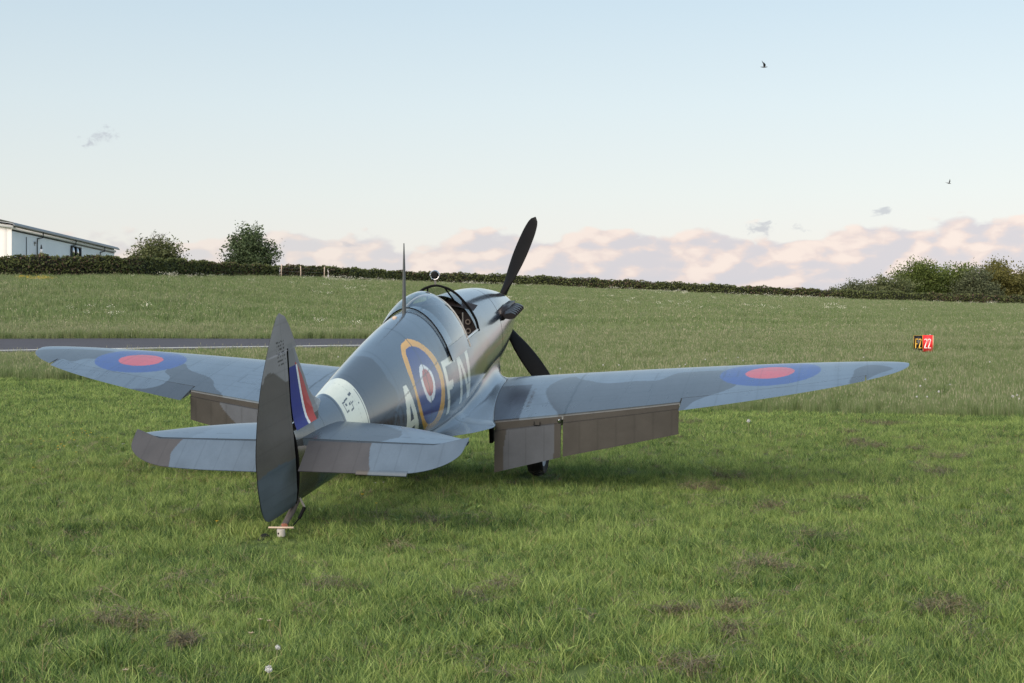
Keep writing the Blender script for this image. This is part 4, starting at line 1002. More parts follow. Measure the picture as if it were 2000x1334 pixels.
# ------------------------------------------------------------------ white metal-clad shed behind the hedge
def clad_mat(name, col, axis, pitch=.30):
    m = bpy.data.materials.new(name); m.use_nodes = True; k = NT(m.node_tree)
    co = k.n('ShaderNodeTexCoord').outputs['Object']
    n = k.noise(co, .6, 4, .6); c = k.mix(n, tuple(v*.93 for v in col), tuple(min(1, v*1.06) for v in col))
    b = k.n('ShaderNodeBsdfPrincipled', {'Base Color': c, 'Roughness': .6, 'Specular IOR Level': .25})
    o = k.n('ShaderNodeOutputMaterial'); k.t.links.new(b.outputs[0], o.inputs[0])
    return m
def shed():
    M_WALL = clad_mat('white_cladding', (.86, .87, .89), 'x'); M_TRIM = simple_mat('white_trim', (.78, .77, .77), .5, var=.05)
    M_ROOF = simple_mat('dark_roof_edge', (.16, .17, .18), .45, .3, var=.2, scale=.4); M_PIPE = simple_mat('black_pipe', (.012, .013, .02), .5)
    M_PANE = glass_mat('window_pane', (.30, .28, .30), .42)
    X = -55.6; Y0, Y1 = 165.0, 207.5; EZ = 14.75; zg = 7.2; W_ = 24.0; RISE = 1.55
    o0 = np.array([X, Y0, zg]); root = empty('shed', o0); tag(root, 'long white metal-clad shed with dark curved eaves behind the hedge', 'building')
    h = EZ-zg
    # walls as ribbed sheets, real folds every 0.33 m on the side and 0.65 m on the gable
    def ribbed(n, w, f, dep=.03):
        xs = []
        for i in range(n): xs += [(i*w, 0), (i*w+w*.46, 0), (i*w+w*.5, -dep), (i*w+w*.54, -dep), (i*w+w*.58, 0)]
        xs.append((n*w, 0)); return xs
    V = []; pr = ribbed(int((Y1-Y0)/.33), .33, 0); sc = (Y1-Y0)/pr[-1][0]
    for a, d in pr: V += [(d, a*sc, -.5), (d, a*sc, h-.02)]
    body_w = mesh_obj('side_wall', V, grid_faces(len(pr), 2), M_WALL, root, smooth=False)
    V = []; pr = ribbed(int(W_/.95), .95, 0, .05); sc = W_/pr[-1][0]
    for a, d in pr: t = a*sc; V += [(-t, -d, -.5), (-t, -d, h-.02+RISE*(1-abs(t-W_/2)/(W_/2)))]
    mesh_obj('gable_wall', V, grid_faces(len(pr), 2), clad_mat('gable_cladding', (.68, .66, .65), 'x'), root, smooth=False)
    b = MB(); b.box(-W_, -W_+.02, .05, Y1-Y0-.05, -.5, h-.05); b.box(-W_+.05, -.05, Y1-Y0-.02, Y1-Y0, -.5, h-.05); b.build('rear_walls', M_WALL, root)
    # roof with rolled eaves
    prof = [(-W_/2, h+RISE+.28), (-1.2, h+.16+.28+RISE*1.2/(W_/2)*1.0), (-.2, h+.36), (.30, h+.22), (.52, h+.02), (.55, h-.14), (.40, h-.14), (.30, h+.02), (-.2, h+.14), (-1.2, h+.12+RISE*1.2/(W_/2)), (-W_/2, h+RISE+.08)]
    left = [(-W_-x_, z_) for x_, z_ in prof]
    for pf in (prof, left):
        n = len(pf); V = [(x_, y_, z_) for y_ in (-.55, Y1-Y0+.9) for x_, z_ in pf]
        Fc = [(i, (i+1) % n, n+(i+1) % n, n+i) for i in range(n)]+[tuple(range(n)), tuple(range(n, 2*n))]
        mesh_obj('roof', V, Fc, M_ROOF, root, smooth=False)
    b = MB(); b.box(.03, .16, -.2, Y1-Y0+.45, h-.50, h-.24); b.build('fascia', M_TRIM, root)
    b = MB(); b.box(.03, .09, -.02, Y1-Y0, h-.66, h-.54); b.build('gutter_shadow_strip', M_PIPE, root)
    b = MB(); t = RISE; b.add([(.25, -.3, h-.42), (.25, -.3, h-.10), (-W_/2, -.3, h-.10+t), (-W_/2, -.3, h-.42+t), (.25, -.1, h-.42), (.25, -.1, h-.10), (-W_/2, -.1, h-.10+t), (-W_/2, -.1, h-.42+t)], [(0, 1, 2, 3), (4, 7, 6, 5), (0, 4, 5, 1), (3, 2, 6, 7), (1, 5, 6, 2), (0, 3, 7, 4)]); b.build('bargeboard', M_TRIM, root)
    Yof = lambda u: -X*2900/(1000-u)-Y0
    for u in (71, 136.5, 194):
        yy = Yof(u); b = MB(); b.tube([(.36, yy+1.4, h-.1), (.36, yy+1.4, h-.75), (.12, yy+.1, h-.95), (.12, yy, h-1.3), (.12, yy, -.5)], .065, 8); b.build('downpipe', M_PIPE, root)
    b = MB(); b.box(.02, .05, Yof(50.6), Yof(51.6), -.5, h-1.0); b.build('wall_joint', M_PIPE, root)
    ya, yb = Yof(139.5), Yof(158.5); z0, z1 = h-2.35, h-.85
    b = MB(); f = .14
    for bx in ((ya, yb, z1-f, z1), (ya, yb, z0, z0+f), (ya, ya+f*3, z0+f, z1-f), (yb-f*3, yb, z0+f, z1-f)): b.box(.0, .07, *bx)
    w = b.build('window', M_PIPE, root)
    for i, (p, q) in enumerate(((ya+.42, (ya+yb)/2-.2), ((ya+yb)/2+.2, yb-.42))):
        b = MB(); b.box(.015, .03, p, q, z0+f, z1-f); b.build('pane', M_PANE, w)
    b = MB(); b.box(.01, .065, (ya+yb)/2-.2, (ya+yb)/2+.2, z0+f, z1-f); b.build('mullion', M_PIPE, w)
    b = MB(); b.box(.0, .10, ya-.2, yb+.2, z0-.16, z0-.003); b.build('sill', M_TRIM, w)
    for u, z_, s_ in ((66, h-1.35, .22), (88, h-2.95, .14), (96, h-3.35, .20), (208, h-1.3, .2)):
        yy = Yof(u); b = MB(); b.box(.0, .16, yy, yy+s_*2.2, z_-s_, z_); b.box(.0, .05, yy+s_*.8, yy+s_*1.2, z_-s_*2.2, z_-s_-.002); b.build('wall_lamp', M_STEEL, root)
    # reflective cone against the wall
    yy = Y0+Yof(65.5); c0 = np.array([X+.9, yy, 0]); c0[2] = elev(np.array(c0[0]), np.array(yy)); top = CAM_H+(667-478)*yy/2900
    H = top-c0[2]; r = empty('traffic_marker', c0); tag(r, 'tall orange and white marker cone standing against the shed wall', 'traffic cone')
    M_O = simple_mat('marker_orange', (.75, .14, .06), .5, var=.1); M_Wt = simple_mat('marker_white', (.8, .76, .74), .5, var=.05)
    for nm, a, bb, mt in (('base', 0, .08, M_O), ('cone_body', .08, .50, M_O), ('reflective_band', .50, .64, M_Wt), ('upper_body', .64, .76, M_O), ('reflective_band', .76, .88, M_Wt), ('tip', .88, 1, M_PIPE)):
        rr = lambda f: .62*(1-f)+.05
        b = MB(); b.lathe([(0, a*H), (rr(a) if nm != 'base' else .8, a*H), (rr(bb) if nm != 'base' else .8, bb*H), (0, bb*H)], 18, (0, 0, 0), (0, 0, 1), (1, 0, 0)); b.build(nm, mt, r)
shed()
# ------------------------------------------------------------------ airfield sign
def letters(txt, w, h, st):
    """block glyph strokes in a w x h cell, as polygons in (x, z)"""
    out = []; x = 0
    for ch in txt:
        if ch == 'F': out += [[(x, 0), (x+st, 0), (x+st, h), (x, h)], [(x+st, h-st), (x+w, h-st), (x+w, h), (x+st, h)], [(x+st, h*.42), (x+w*.78, h*.42), (x+w*.78, h*.42+st), (x+st, h*.42+st)]]
        if ch == '2':
            cx, cz, r = x+w/2, h-w/2, w/2; ou = [(cx+r*math.cos(a), cz+r*math.sin(a)) for a in np.linspace(math.pi, -.6, 16)]; inn = [(cx+(r-st)*math.cos(a), cz+(r-st)*math.sin(a)) for a in np.linspace(math.pi, -.6, 16)]
            ou += [(x+st*1.25, st)]; inn += [(x, st*1.0)]
            for i in range(len(ou)-1): out.append([ou[i], ou[i+1], inn[i+1], inn[i]])
            out.append([(x, 0), (x+w, 0), (x+w, st), (x, st)])
        x += w+st*.75
    return out, x-st*.75
def sign():
    Y = 75.0; x0 = (1785-1000)/2900*Y; z0 = float(elev(np.array(x0+.4), np.array(Y)))
    root = empty('runway_sign', (x0, Y, z0)); root.rotation_euler = (0, 0, math.radians(-24)); tag(root, 'low black and red airfield sign reading F2 and 22 in the long grass', 'sign')
    S = Y/2900; wb, wr = 16.4*S, 19.2*S; hz = 31*S; zb = .02
    MBk = simple_mat('sign_black', (.008, .008, .010), .4, var=.1); MRd = simple_mat('sign_red', (.70, .030, .035), .4, var=.06); MYl = simple_mat('sign_yellow', (.85, .48, .06), .4, var=.05); MWt = simple_mat('sign_white', (.86, .82, .80), .4, var=.04)
    b = MB(); b.box(0, wb, 0, .22, zb, zb+hz); b.build('black_panel', MBk, root)
    b = MB(); b.box(wb+.015, wb+wr, -.02, .24, zb, zb+hz+.02); b.build('red_panel', MRd, root)
    b = MB(); e = .008; b.box(-e, 0-.001, -.006, .02, zb, zb+hz+e); b.box(-.0, wb, -.006, .02, zb+hz+.001, zb+hz+e); b.box(wb+.001, wb+.014, -.012, .02, zb, zb+hz+e); b.build('yellow_frame', MYl, root)
    b = MB(); b.box(wb+wr+.002, wb+wr+.03, -.01, .22, zb, zb+hz); b.build('side_plate', simple_mat('sign_side', (.62, .36, .20), .5), root)
    for x in (.12, wb+wr-.12): b = MB(); b.box(x-.03, x+.03, .06, .12, -.3, zb-.002); b.build('leg', M_STEEL, root)
    for txt, xa, wd, mt, yf in (('F2', .070, wb-.12, MYl, -.008), ('22', wb+.085, wr-.16, MWt, -.028)):
        st = .038; w = (wd-st*.75)/2; L, tot = letters(txt, w, hz*.60, st); b = MB()
        for p in L:
            n = len(p); V = [(xa+a, yf, zb+hz*.21+c) for a, c in p]+[(xa+a, yf+.0075, zb+hz*.21+c) for a, c in p]
            b.add(V, [tuple(range(n)), tuple(range(n, 2*n))[::-1]]+[(i, (i+1) % n, n+(i+1) % n, n+i) for i in range(n)])
        b.build('lettering', mt, root)
    b = MB(); b.tube([(wb+wr*.72, .1, zb+hz+.02), (wb+wr*.72, .1, zb+hz+.07)], .03, 8); b.build('photocell', M_IVORY, root)
sign()
# ------------------------------------------------------------------ gulls
M_GULL = simple_mat('gull_plumage', (.10, .095, .10), .8, var=.3); M_GULLD = simple_mat('gull_dark_wing', (.022, .023, .028), .8, var=.3)
def gull(u, v, Y, label, size, roll, wing_up):
    o = (math.tan(0)+(u-1000)/2900*Y, Y, CAM_H+(667-v)*Y/2900)
    b = MB(); L = size
    b.tube([(-.50*L, 0, .02*L), (-.30*L, 0, .0), (0, 0, -.015*L), (.25*L, 0, .0), (.42*L, 0, .04*L), (.54*L, 0, .03*L)], [.012*L, .055*L, .085*L, .065*L, .045*L, .008*L], 10)
    r = b.build('gull', M_GULL, None, True); r.location = o; tag(r, label, 'bird', 'gulls in the evening sky')
    for sg in (1, -1):
        ang = math.radians(wing_up if sg > 0 else wing_up*.86)
        root_ = np.array([.06*L, 0, .04*L]); dirv = np.array([-.10, sg*math.cos(ang), math.sin(ang)]); d2 = np.array([-.55, sg*math.cos(ang*.8), math.sin(ang*.8)])
        a = root_; m_ = a+dirv*.42*L; e = m_+d2/np.linalg.norm(d2)*.55*L
        ch = np.array([1., 0, 0]); V = []
        for p, c in ((a, .26), (m_, .24), ((m_+e)/2, .15), (e, .02)):
            for k_, t_ in ((-.5, 0), (0, .02), (.5, 0), (0, -.012)): V.append(p+ch*c*k_*L+np.array([0, 0, t_*L]))
        Fc = [(i*4+j, i*4+(j+1) % 4, i*4+4+(j+1) % 4, i*4+4+j) for i in range(3) for j in range(4)]
        w = mesh_obj('wing', V, Fc, M_GULLD, r, smooth=False)
    r.rotation_euler = roll
    return r
gull(1492, 131, 84, 'gull beating upward, the higher and larger of the two birds', .42, (0.35, 0.0, .15), 62)
gull(1853, 358, 100, 'gull flying lower down, the smaller bird near the right edge', .36, (-.35, .15, .3), 38)
# ------------------------------------------------------------------ grass
def grass_mat(name, stops, dry, trans=.30, big=.35, aniso=1.0):
    m = bpy.data.materials.new(name); m.use_nodes = True; k = NT(m.node_tree)
    pos = k.n('ShaderNodeNewGeometry').outputs['Position']
    r1 = k.n('ShaderNodeAttribute', attribute_name='tint').outputs['Fac']
    r2 = k.n('ShaderNodeObjectInfo').outputs['Random']
    flat = k.n('ShaderNodeMapping', {'Vector': pos, 'Scale': (aniso, 1, 0)}).outputs[0]
    n1 = k.noise(flat, big, 4, .6); n2 = k.noise(flat, big*6, 3, .6)
    f = k.m('ADD', k.m('MULTIPLY', r1, .36), k.m('ADD', k.m('MULTIPLY', r2, .16), k.m('ADD', k.m('MULTIPLY', n1, .38), k.m('MULTIPLY', n2, .22))))
    c = k.ramp(f, stops)
    dr = k.n('ShaderNodeAttribute', attribute_name='dry').outputs['Fac']
    c = k.mix(dr, c, dry)
    d = k.n('ShaderNodeBsdfPrincipled', {'Base Color': c, 'Roughness': .50, 'Specular IOR Level': .30}).outputs[0]
    t = k.n('ShaderNodeBsdfTranslucent', {'Color': c}).outputs[0]
    mx = k.n('ShaderNodeMixShader', {0: trans, 1: d, 2: t}).outputs[0]
    o = k.n('ShaderNodeOutputMaterial'); k.t.links.new(mx, o.inputs[0])
    return m
def tuft(name, n, rad_, h, hv, w, lean, mat, rng, dryf=.06, seed_heads=0.0, segs=3):
    V, Fq, T, D = [], [], [], []
    for i in range(n):
        a = rng.random()*6.283; r = rad_*math.sqrt(rng.random()); bx, by = r*math.cos(a), r*math.sin(a)
        hh = h*(1+hv*rng.normal()*.5); hh = max(hh, h*.3); az = rng.random()*6.283; ln = lean*(.3+rng.random()*1.1)
        dx, dy = math.cos(az)*ln*hh, math.sin(az)*ln*hh; fa = rng.random()*6.283; wx, wy = math.cos(fa)*w/2, math.sin(fa)*w/2
        tn = rng.random(); dv = 1.0 if rng.random() < dryf else 0.0; b0 = len(V)
        for s in range(segs):
            t = s/segs; px, py, pz = bx+dx*t*t, by+dy*t*t, hh*(t-.22*ln*t*t); k_ = 1-.55*t
            V += [(px-wx*k_, py-wy*k_, pz), (px+wx*k_, py+wy*k_, pz)]
        V.append((bx+dx, by+dy, hh*(1-.22*ln)))
        for s in range(segs-1): Fq.append((b0+2*s, b0+2*s+1, b0+2*s+3, b0+2*s+2))
        Fq.append((b0+2*segs-2, b0+2*segs-1, b0+2*segs))
        m_ = 2*segs+1; T += [tn]*m_; D += [dv]*m_
        if rng.random() < seed_heads:
            p = np.array(V[-1]); b1 = len(V); hw = w*1.5; hl = h*.20
            V += [tuple(p+np.array((-wx*2.4, -wy*2.4, -hl*.2))), tuple(p+np.array((0, 0, -hl*.7))), tuple(p+np.array((wx*2.4, wy*2.4, -hl*.2))), tuple(p+np.array((0, 0, hl*.6)))]
            Fq.append((b1, b1+1, b1+2, b1+3)); T += [tn]*4; D += [1.0]*4
    o = mesh_obj(name, V, Fq, mat, None, smooth=False, attrs={'tint': ('FLOAT', T), 'dry': ('FLOAT', D)})
    COL.objects.unlink(o)
    return o
def scatter(name, P, scale, protos, label, tilt=.12, seed=1, cat=None):
    """one object: points carrying scale, turn and variant; geometry nodes set a tuft on each"""
    rng = np.random.default_rng(seed); n = len(P)
    me = bpy.data.meshes.new(name); me.vertices.add(n); me.vertices.foreach_set('co', np.asarray(P, np.float32).ravel())
    a = me.attributes.new('scl', 'FLOAT', 'POINT'); a.data.foreach_set('value', np.asarray(scale, np.float32))
    rt = np.stack([rng.normal(size=n)*tilt, rng.normal(size=n)*tilt, rng.random(n)*6.283], -1).astype(np.float32)
    a = me.attributes.new('rot', 'FLOAT_VECTOR', 'POINT'); a.data.foreach_set('vector', rt.ravel())
    a = me.attributes.new('pick', 'INT', 'POINT'); a.data.foreach_set('value', rng.integers(0, len(protos), n).astype(np.int32))
    me.update()
    o = bpy.data.objects.new(name, me); COL.objects.link(o); tag(o, label, cat, kind='stuff')
    cl = bpy.data.collections.new(name+'_tufts')
    for p in protos: cl.objects.link(p)
    ng = bpy.data.node_groups.new(name+'_nodes', 'GeometryNodeTree')
    ng.interface.new_socket('Geometry', in_out='INPUT', socket_type='NodeSocketGeometry'); ng.interface.new_socket('Geometry', in_out='OUTPUT', socket_type='NodeSocketGeometry')
    N = ng.nodes; L = ng.links
    gi, go = N.new('NodeGroupInput'), N.new('NodeGroupOutput')
    ci = N.new('GeometryNodeCollectionInfo'); ci.inputs['Collection'].default_value = cl; ci.inputs['Separate Children'].default_value = True; ci.inputs['Reset Children'].default_value = True
    io = N.new('GeometryNodeInstanceOnPoints'); io.inputs['Pick Instance'].default_value = True
    def na(nm, tp):
        x = N.new('GeometryNodeInputNamedAttribute'); x.data_type = tp; x.inputs[0].default_value = nm; return [s for s in x.outputs if s.enabled][0]
    L.new(gi.outputs[0], io.inputs['Points']); L.new(ci.outputs[0], io.inputs['Instance']); L.new(na('pick', 'INT'), io.inputs['Instance Index'])
    er = N.new('FunctionNodeEulerToRotation'); L.new(na('rot', 'FLOAT_VECTOR'), er.inputs[0]); L.new(er.outputs[0], io.inputs['Rotation'])
    L.new(na('scl', 'FLOAT'), io.inputs['Scale']); L.new(io.outputs[0], go.inputs[0])
    md = o.modifiers.new('tufts', 'NODES'); md.node_group = ng
    return o
def in_view(n, y0, y1, rng, margin=120, ext=4.0):
    """points spread evenly over the ground between two distances, reaching some metres past the sides of the view; n is the count inside it"""
    a = (2000+2*margin)/2900; A = lambda y: a*y*y/2+2*ext*y
    n = int(n*(A(y1)-A(y0))/(a*(y1*y1-y0*y0)/2))
    q = A(y0)+(A(y1)-A(y0))*rng.random(n); y = (-2*ext+np.sqrt(4*ext*ext+2*a*q))/a
    return (rng.random(n)-.5)*(a*y+2*ext), y
def edge(X, Y): return pchip(AZ_K, ED_K, np.clip(bearing(X, Y), -1400, 3400))
def at_px(u, v, it=12):
    """ground point seen along a given bearing and drop"""
    lo, hi = 6.0, 140.0
    ys = np.linspace(6, 140, 1500); xs = (u-1000)/2900*ys; d = CAM_H-elev(xs, ys)-(v-667)/2900*ys
    i = np.argmax(d < 0) if (d < 0).any() else len(ys)-1
    return xs[i], ys[i]
# patches of raked, dried clippings: bearing, drop, half width, half depth (m)
HAY = [at_px(u, v)+(a*.52, b*.42) for u, v, a, b in [(1735,835,.55,1.3),(1760,832,.8,.5),(1705,878,.8,1.1),(1692,832,.6,.5),(1330,828,.5,1.8),(1668,850,.25,.35),(1680,868,.3,.35),(1530,1118,.36,.42),(835,1030,.30,.26),(1385,962,.45,.35),(1640,988,.22,.24),(1505,1000,.22,.25),
  (670,1162,.24,.30),(232,1235,.28,.34),(918,1180,.18,.22),(985,1165,.12,.2),(1320,1205,.14,.22),(1445,1205,.18,.2),(1600,1063,.22,.2),(1435,1255,.10,.16),(1880,1215,.26,.3),(1850,1190,.2,.25),(1330,1330,.2,.2),(355,1278,.09,.15),(1870,900,.5,.4),(1830,930,.3,.35),(1420,940,.25,.25)]]
def plane_xy(s, y):
    q = ROT@np.array([s, y, -1.0])+ORG; return q[0], q[1]
def hay_density(X, Y):
    d = np.zeros(X.shape)
    for (x, y, a, b) in HAY: d = np.maximum(d, np.exp(-((X-x)/a)**2-((Y-y)/b)**2))
    return d
def lawn():
    rng = np.random.default_rng(101)
    G = grass_mat('mown_grass', [(.29, (.015, .038, .014)), (.42, (.056, .110, .030)), (.545, (.135, .212, .052)), (.68, (.33, .41, .12))], (.32, .26, .13), .34, .6)
    GL = grass_mat('meadow_grass', [(.24, (.075, .125, .036)), (.42, (.135, .20, .065)), (.58, (.195, .245, .10)), (.76, (.27, .28, .155))], (.33, .31, .20), .38, .075, .22)
    H_ = grass_mat('dry_clippings', [(.25, (.036, .031, .019)), (.5, (.085, .073, .045)), (.75, (.20, .165, .10))], (.25, .20, .12), .15, 1.5)
    mown = [tuft('mown_tuft', 46, .085, .075, .55, .0048, .75, G, rng, .05, segs=3) for _ in range(5)]+[tuft('mown_tuft', 40, .075, .115, .6, .0052, .65, G, rng, .03, segs=3) for _ in range(3)]
    wide = [tuft('mown_patch', 60, .16, .085, .5, .009, .75, G, rng, .05, segs=2) for _ in range(5)]
    tall = [tuft('meadow_tuft', 60, .20, .44, .35, .0085, .20, GL, rng, .02, .05, segs=3) for _ in range(6)]
    far = [tuft('meadow_patch', 60, .60, .42, .4, .028, .24, GL, rng, .015, .04, segs=2) for _ in range(6)]
    hay = [tuft('hay_wisp', 34, .10, .045, .6, .0042, 3.2, H_, rng, .3, segs=3) for _ in range(5)]
    # mown strip, three rings of falling density
    XY = [in_view(n, a, b, rng, 160) for n, a, b in ((14000, 4.0, 13.5), (16000, 13.5, 21), (22000, 21, 33))]
    X = np.concatenate([p[0] for p in XY]); Y = np.concatenate([p[1] for p in XY])
    hd = hay_density(X, Y); keep = (rng.random(len(X)) > hd*.55) & (Y < edge(X, Y)); X, Y = X[keep], Y[keep]
    tx, ty = plane_xy(8.64, 0); wx, wy = plane_xy(2.12, .95)
    lum = rnd(51, X+40, Y, .9); l2 = rnd(52, X+40, Y, 2.6); gap = rng.random(len(X)) < np.clip((.36-l2)*2.2, 0, .75); X, Y, lum, l2 = X[~gap], Y[~gap], lum[~gap], l2[~gap]
    sc = .50+.95*lum*l2*rng.random(len(X))+.35*rng.random(len(X))**2
    for cx, cy in ((tx, ty), (wx, wy)): sc = np.where((np.abs(X-cx) < .28) & (Y > cy-1.1) & (Y < cy+.3), sc*.42, sc)
    # trodden under the aeroplane and by the wheels
    scatter('mown_grass', np.stack([X, Y, elev(X, Y)], -1), sc, mown, 'short mown grass, green and tufted, all over the foreground', .22, 5, 'grass')
    X, Y = in_view(26000, 27, 56, rng, 200, 5); k_ = (Y < edge(X, Y)) & (rng.random(len(X)) > hay_density(X, Y)*.6); X, Y = X[k_], Y[k_]
    scatter('mown_grass_beyond', np.stack([X, Y, elev(X, Y)], -1), .75+.5*rng.random(len(X)), wide, 'mown grass further off, up to the edge of the long meadow', .2, 6, 'grass')
    # long meadow grass
    X, Y = in_view(46000, 29, 95, rng, 260, 6); e = edge(X, Y); u = bearing(X, Y)
    tn = np.interp(u, tu, tw_near, right=999); tf = np.interp(u, tu, tw_far, right=999); on = (Y > tn+.3) & (Y < tf-.2) & (u < 1055)
    k_ = (Y > e+.6*(rnd(60, X+50, Y, .8)-.5)) & ~on & ~((np.abs(u-1803) < 24) & (Y > 69) & (Y < 75.6)); X, Y = X[k_], Y[k_]; e = e[k_]
    sc = (.55+.5*rng.random(len(X)))*(.72+.55*rnd(61, X+60, Y, .35))*np.clip(.80+(Y-e)/6, .80, 1)
    sc = np.where(u[k_] < 960, sc*np.clip((tn[k_]-Y)/9, .16, 1)*1.0+np.where(Y > tf[k_], sc, 0)*.9, sc)
    scatter('meadow_grass', np.stack([X, Y, elev(X, Y)], -1), sc, tall, 'long seeding meadow grass between the mown strip and the taxiway', .06, 7, 'grass')
    X, Y = in_view(52000, 86, 246, rng, 330, 8); u = bearing(X, Y); tf = np.interp(u, tu, tw_far, right=0); k_ = (Y > tf+.4) & (Y < pchip(AZ_K, HY_K, np.clip(u, -1400, 3400))+2); X, Y = X[k_], Y[k_]
    scatter('hillside_grass', np.stack([X, Y, elev(X, Y)], -1), (.6+.55*rng.random(len(X)))*(.75+.5*rnd(62, X+120, Y, .12)), far, 'long grass of the field rising to the hedge', .10, 8, 'grass')
    # dried clippings
    PX, PY = [], []
    for (x, y, a, b) in HAY:
        m = rng.integers(3, 7); ox, oy = rng.normal(size=m)*a*.7, rng.normal(size=m)*b*.8; n = int(14+170*a*b); q = rng.integers(0, m, n); PX.append(x+ox[q]+rng.normal(size=n)*a*.30); PY.append(y+oy[q]+rng.normal(size=n)*b*.34)
    x, y = in_view(900, 7, 30, rng); PX.append(x); PY.append(y); X = np.concatenate(PX); Y = np.concatenate(PY); k_ = Y < edge(X, Y)-.5; X, Y = X[k_], Y[k_]
    scatter('dry_clippings', np.stack([X, Y, elev(X, Y)+.035+.03*rng.random(len(X))], -1), .65+.7*rng.random(len(X)), hay, 'brown raked clippings lying in patches on the mown grass', .3, 9, 'dry grass')
    # broad-leaved weeds and pale standing stalks in the turf
    weeds = [tuft('weed_rosette', 11, .02, .075, .3, .024, 1.5, G, rng, .0, segs=3) for _ in range(3)]
    x, y = in_view(1500, 7, 34, rng); c_ = rnd(71, x+40, y, .55) > .52; x, y = x[c_], y[c_]; k_ = y < edge(x, y)-.4; x, y = x[k_], y[k_]
    scatter('broadleaf_weeds', np.stack([x, y, elev(x, y)+.02], -1), .5+.6*rng.random(len(x)), weeds, 'broad-leaved weeds in drifts through the mown grass', .2, 12, 'weeds')
    stalks = [tuft('dry_stalk', 5, .06, .15, .5, .0035, .5, G, rng, 1.0, segs=3) for _ in range(3)]
    cx, cy = at_px(375, 918); PX = [cx+rng.normal(size=120)*.75]; PY = [cy+rng.normal(size=120)*.35]; x, y = in_view(500, 7, 36, rng); PX.append(x); PY.append(y); X = np.concatenate(PX); Y = np.concatenate(PY); k_ = Y < edge(X, Y)
    X, Y = X[k_], Y[k_]; scatter('dry_stalks', np.stack([X, Y, elev(X, Y)], -1), .6+.7*rng.random(len(X)), stalks, 'pale dry stalks standing in the mown grass, thickest left of the tail', .25, 13, 'dry grass')
    # cow parsley: frothy white heads along the hedge foot and in the field
    MU = [tuft('parsley_stem', 6, .25, .55, .4, .015, .3, GL, rng, .0) for _ in range(1)]
    hs = []
    for q in range(4):
        C = rng.normal(size=(26, 3))*np.array([.28, .28, .10])+np.array([0, 0, .62]); V, Fq = leaves(C, .075, rng, elong=1.0); o = mesh_obj('parsley_head', V, Fq, M_BLOSSOM, None, smooth=False); COL.objects.unlink(o); hs.append(o)
    PX, PY = [], []
    us = rng.random(620)*1700+250; hy = pchip(AZ_K, HY_K, us); yy = hy-1.2-rng.random(620)**2*16; k_ = np.sin(us*.021)+np.sin(us*.0091+1)+.8*rng.normal(size=620) > .35; PX.append(((us-1000)/2900*yy)[k_]); PY.append(yy[k_])
    for (u, v, n, s) in ((700, 555, 26, 6), (470, 556, 22, 6), (660, 572, 14, 6), (1320, 600, 16, 9), (1440, 605, 16, 8), (700, 640, 9, 2.0), (215, 615, 7, 1.5), (1270, 575, 14, 8)):
        ys = np.linspace(88, 240, 900); xs = (u-1000)/2900*ys; d = CAM_H-elev(xs, ys)-(v-667)/2900*ys; i = np.abs(d).argmin(); PX.append(xs[i]+rng.normal(size=n)*s); PY.append(ys[i]+rng.normal(size=n)*s*1.4)
    X = np.concatenate(PX); Y = np.concatenate(PY)
    scatter('cow_parsley', np.stack([X, Y, elev(X, Y)], -1), .55+.5*rng.random(len(X)), hs, 'frothy white cow parsley heads along the hedge foot and field', .1, 10, 'wildflowers')
    # yellow haze of buttercups at the hedge foot far left
    ys = []
    for q in range(3):
        C = rng.normal(size=(40, 3))*np.array([.5, .5, .04])+np.array([0, 0, .42]); V, Fq = leaves(C, .06, rng, elong=1.0); o = mesh_obj('buttercup_heads', V, Fq, M_YELLOW, None, smooth=False); COL.objects.unlink(o); ys.append(o)
    u = 35+rng.random(70)*75*(1-.3*rng.random(70)); y = pchip(AZ_K, HY_K, u)-3-rng.random(70)*5; x = (u-1000)/2900*y
    scatter('buttercup_drift', np.stack([x, y, elev(x, y)], -1), .35+.3*rng.random(70), ys, 'yellow drift of flowers in the grass below the hedge, left of the shed window', .1, 11, 'wildflowers')
M_YELLOW = simple_mat('petal_yellow', (.72, .46, .03), .6, var=.15)
M_PUFF = simple_mat('seed_puff', (.50, .50, .49), .9, var=.08)
M_STALK = simple_mat('flower_stalk', (.16, .17, .07), .7, var=.2)
M_DULL = simple_mat('spent_head', (.34, .27, .18), .9, var=.25)
lawn()
# ------------------------------------------------------------------ dandelion clocks and single flowers that can be counted
def clock_proto():
    b = MB(); b.tube([(0, 0, 0), (.004, .002, .5), (.012, 0, 1.0)], [.0035, .003, .0028], 6); r = b.build('dandelion_clock', M_STALK)
    rng = np.random.default_rng(77); n = 90; d = rng.normal(size=(n, 3)); d /= np.linalg.norm(d, axis=1)[:, None]
    V, Fq = leaves(np.array([.012, 0, 1.0])+d*.026, .013, rng, elong=1.0); q = MB(); q.lathe([(0, -.02), (.014, -.014), (.02, 0), (.014, .014), (0, .02)], 10, (.012, 0, 1.0), (0, 0, 1), (1, 0, 0)); q.add(V, Fq.tolist()); q.build('seed_head', M_PUFF, r)
    return r
def flower_proto(mat, name):
    b = MB(); b.tube([(0, 0, 0), (.003, 0, .5), (.01, .004, 1.0)], [.0022, .002, .0018], 6); r = b.build(name, M_STALK)
    q = MB()
    for i in range(6):
        a = i*math.pi/3; c, s = math.cos(a), math.sin(a)
        q.add([(.01, .004, 1.0), (.01+.012*c-.007*s, .004+.012*s+.007*c, 1.006), (.01+.021*c, .004+.021*s, 1.012), (.01+.012*c+.007*s, .004+.012*s-.007*c, 1.006)], [(0, 1, 2, 3)])
    q.lathe([(0, .0), (.006, .002), (.004, .008), (0, .009)], 8, (.01, .004, 1.0), (0, 0, 1), (1, 0, 0)); q.build('petals', mat, r)
    return r
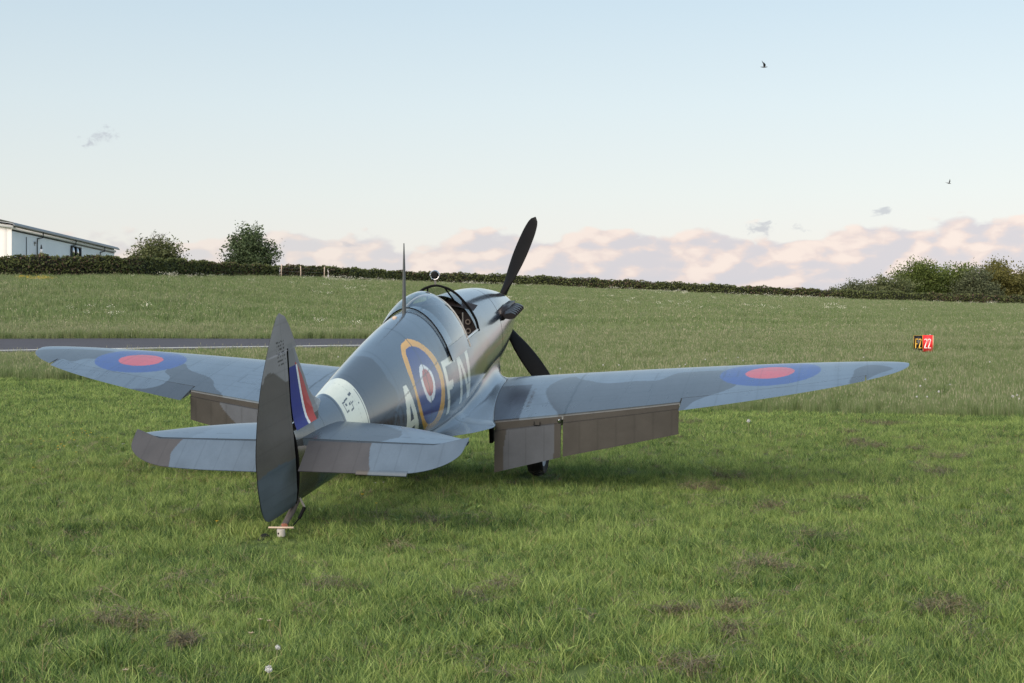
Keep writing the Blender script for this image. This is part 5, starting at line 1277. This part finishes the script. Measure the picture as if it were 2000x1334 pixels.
def set_head(r, h, k):
    """stalk length h, head kept round"""
    r.scale = (1, 1, h)
    for ch in r.children: ch.scale = (k, k, k/h); ch.location = (.012*(1-k), 0, 1.0-k/h)
ORD = 'first second third fourth fifth sixth seventh eighth ninth tenth eleventh twelfth thirteenth fourteenth fifteenth sixteenth seventeenth eighteenth nineteenth twentieth twenty-first twenty-second twenty-third twenty-fourth twenty-fifth twenty-sixth twenty-seventh'.split()
def plant_at(proto, pts, first, label, cat, group, hgt, lift=0.0, k0=1.0):
    out = []; rank = sorted(range(len(pts)), key=lambda j: pts[j][0]) if len(pts) > 1 else None
    for i, (u, v) in enumerate(pts):
        # the head is seen at (u, v); the stalk stands on the ground under it
        ys = np.linspace(6, 200, 4000); xs = (u-1000)/2900*ys; h = hgt*(.8+.4*random.random())
        d = CAM_H-elev(xs, ys)-h-(v-667)/2900*ys; i_ = np.argmax(d < 0) if (d < 0).any() else -1
        x, y = xs[i_], ys[i_]
        if i == 0 and first: r = proto
        else:
            r = proto.copy(); COL.objects.link(r)
            for ch in proto.children: c = ch.copy(); COL.objects.link(c); c.parent = r
        r.location = (x, y, float(elev(np.array(x), np.array(y)))); r.rotation_euler = (0, 0, random.random()*6.28)
        tag(r, label if not rank else label+', '+ORD[rank.index(i)]+' from the left of its kind', cat, group); set_head(r, h, k0*(.85+.3*random.random()))
        out.append(r)
    return out
clock = clock_proto()
plant_at(clock, [(1797,754),(1808,741),(1856,751),(1810,775),(1790,775),(1834,765),(1979,774),(1986,772),(1990,779),(1933,707),(1378,702),(1417,700),(1442,698),(1452,704),(1404,686),(1463,822),(1062,714),(1095,720),(1123,726),(1178,713),(1209,713),(1328,715),(1338,712),(1686,698),(660,697),(680,702)], True,
         'white dandelion clock in the long meadow grass', 'dandelion', 'dandelion clocks in the meadow', .42, k0=.95)
plant_at(clock, [(529,1310)], False, 'large grey dandelion clock close to the camera at the bottom, left of centre', 'dandelion', None, .12, k0=.72)
plant_at(clock, [(538,1268)], False, 'ragged pale seed head just above the grey dandelion clock', 'dandelion', None, .15, k0=.45)
spent = flower_proto(M_DULL, 'spent_dandelion')
plant_at(spent, [(526,1216),(505,1215),(487,1239),(246,1312)], True, 'closed beige dandelion head in the near grass', 'dandelion', 'spent dandelion heads near the camera', .15, k0=.9)
butter = flower_proto(M_YELLOW, 'buttercup')
plant_at(butter, [(78,858),(60,868),(133,852),(142,846),(146,860),(114,872),(112,878),(124,872),(150,884),(168,848),(166,842),(172,852),(200,855),(210,855),(66,914),(706,967),(737,984),(425,1020),(94,833),(162,845),(84,862),(118,868),(139,858),(160,838),(178,846)], True,
         'tiny yellow buttercup in the mown grass', 'flower', 'buttercups in the mown grass', .11, k0=1.0)
daisy = flower_proto(M_PUFF, 'daisy')
plant_at(daisy, [(58,834),(59,842),(141,828),(112,850),(174,850),(297,806),(304,815),(233,829),(213,828),(242,867),(238,868),(218,873),(152,872),(735,944),(749,943)], True, 'tiny white daisy in the mown grass', 'flower', 'daisies in the mown grass', .10, k0=.75)
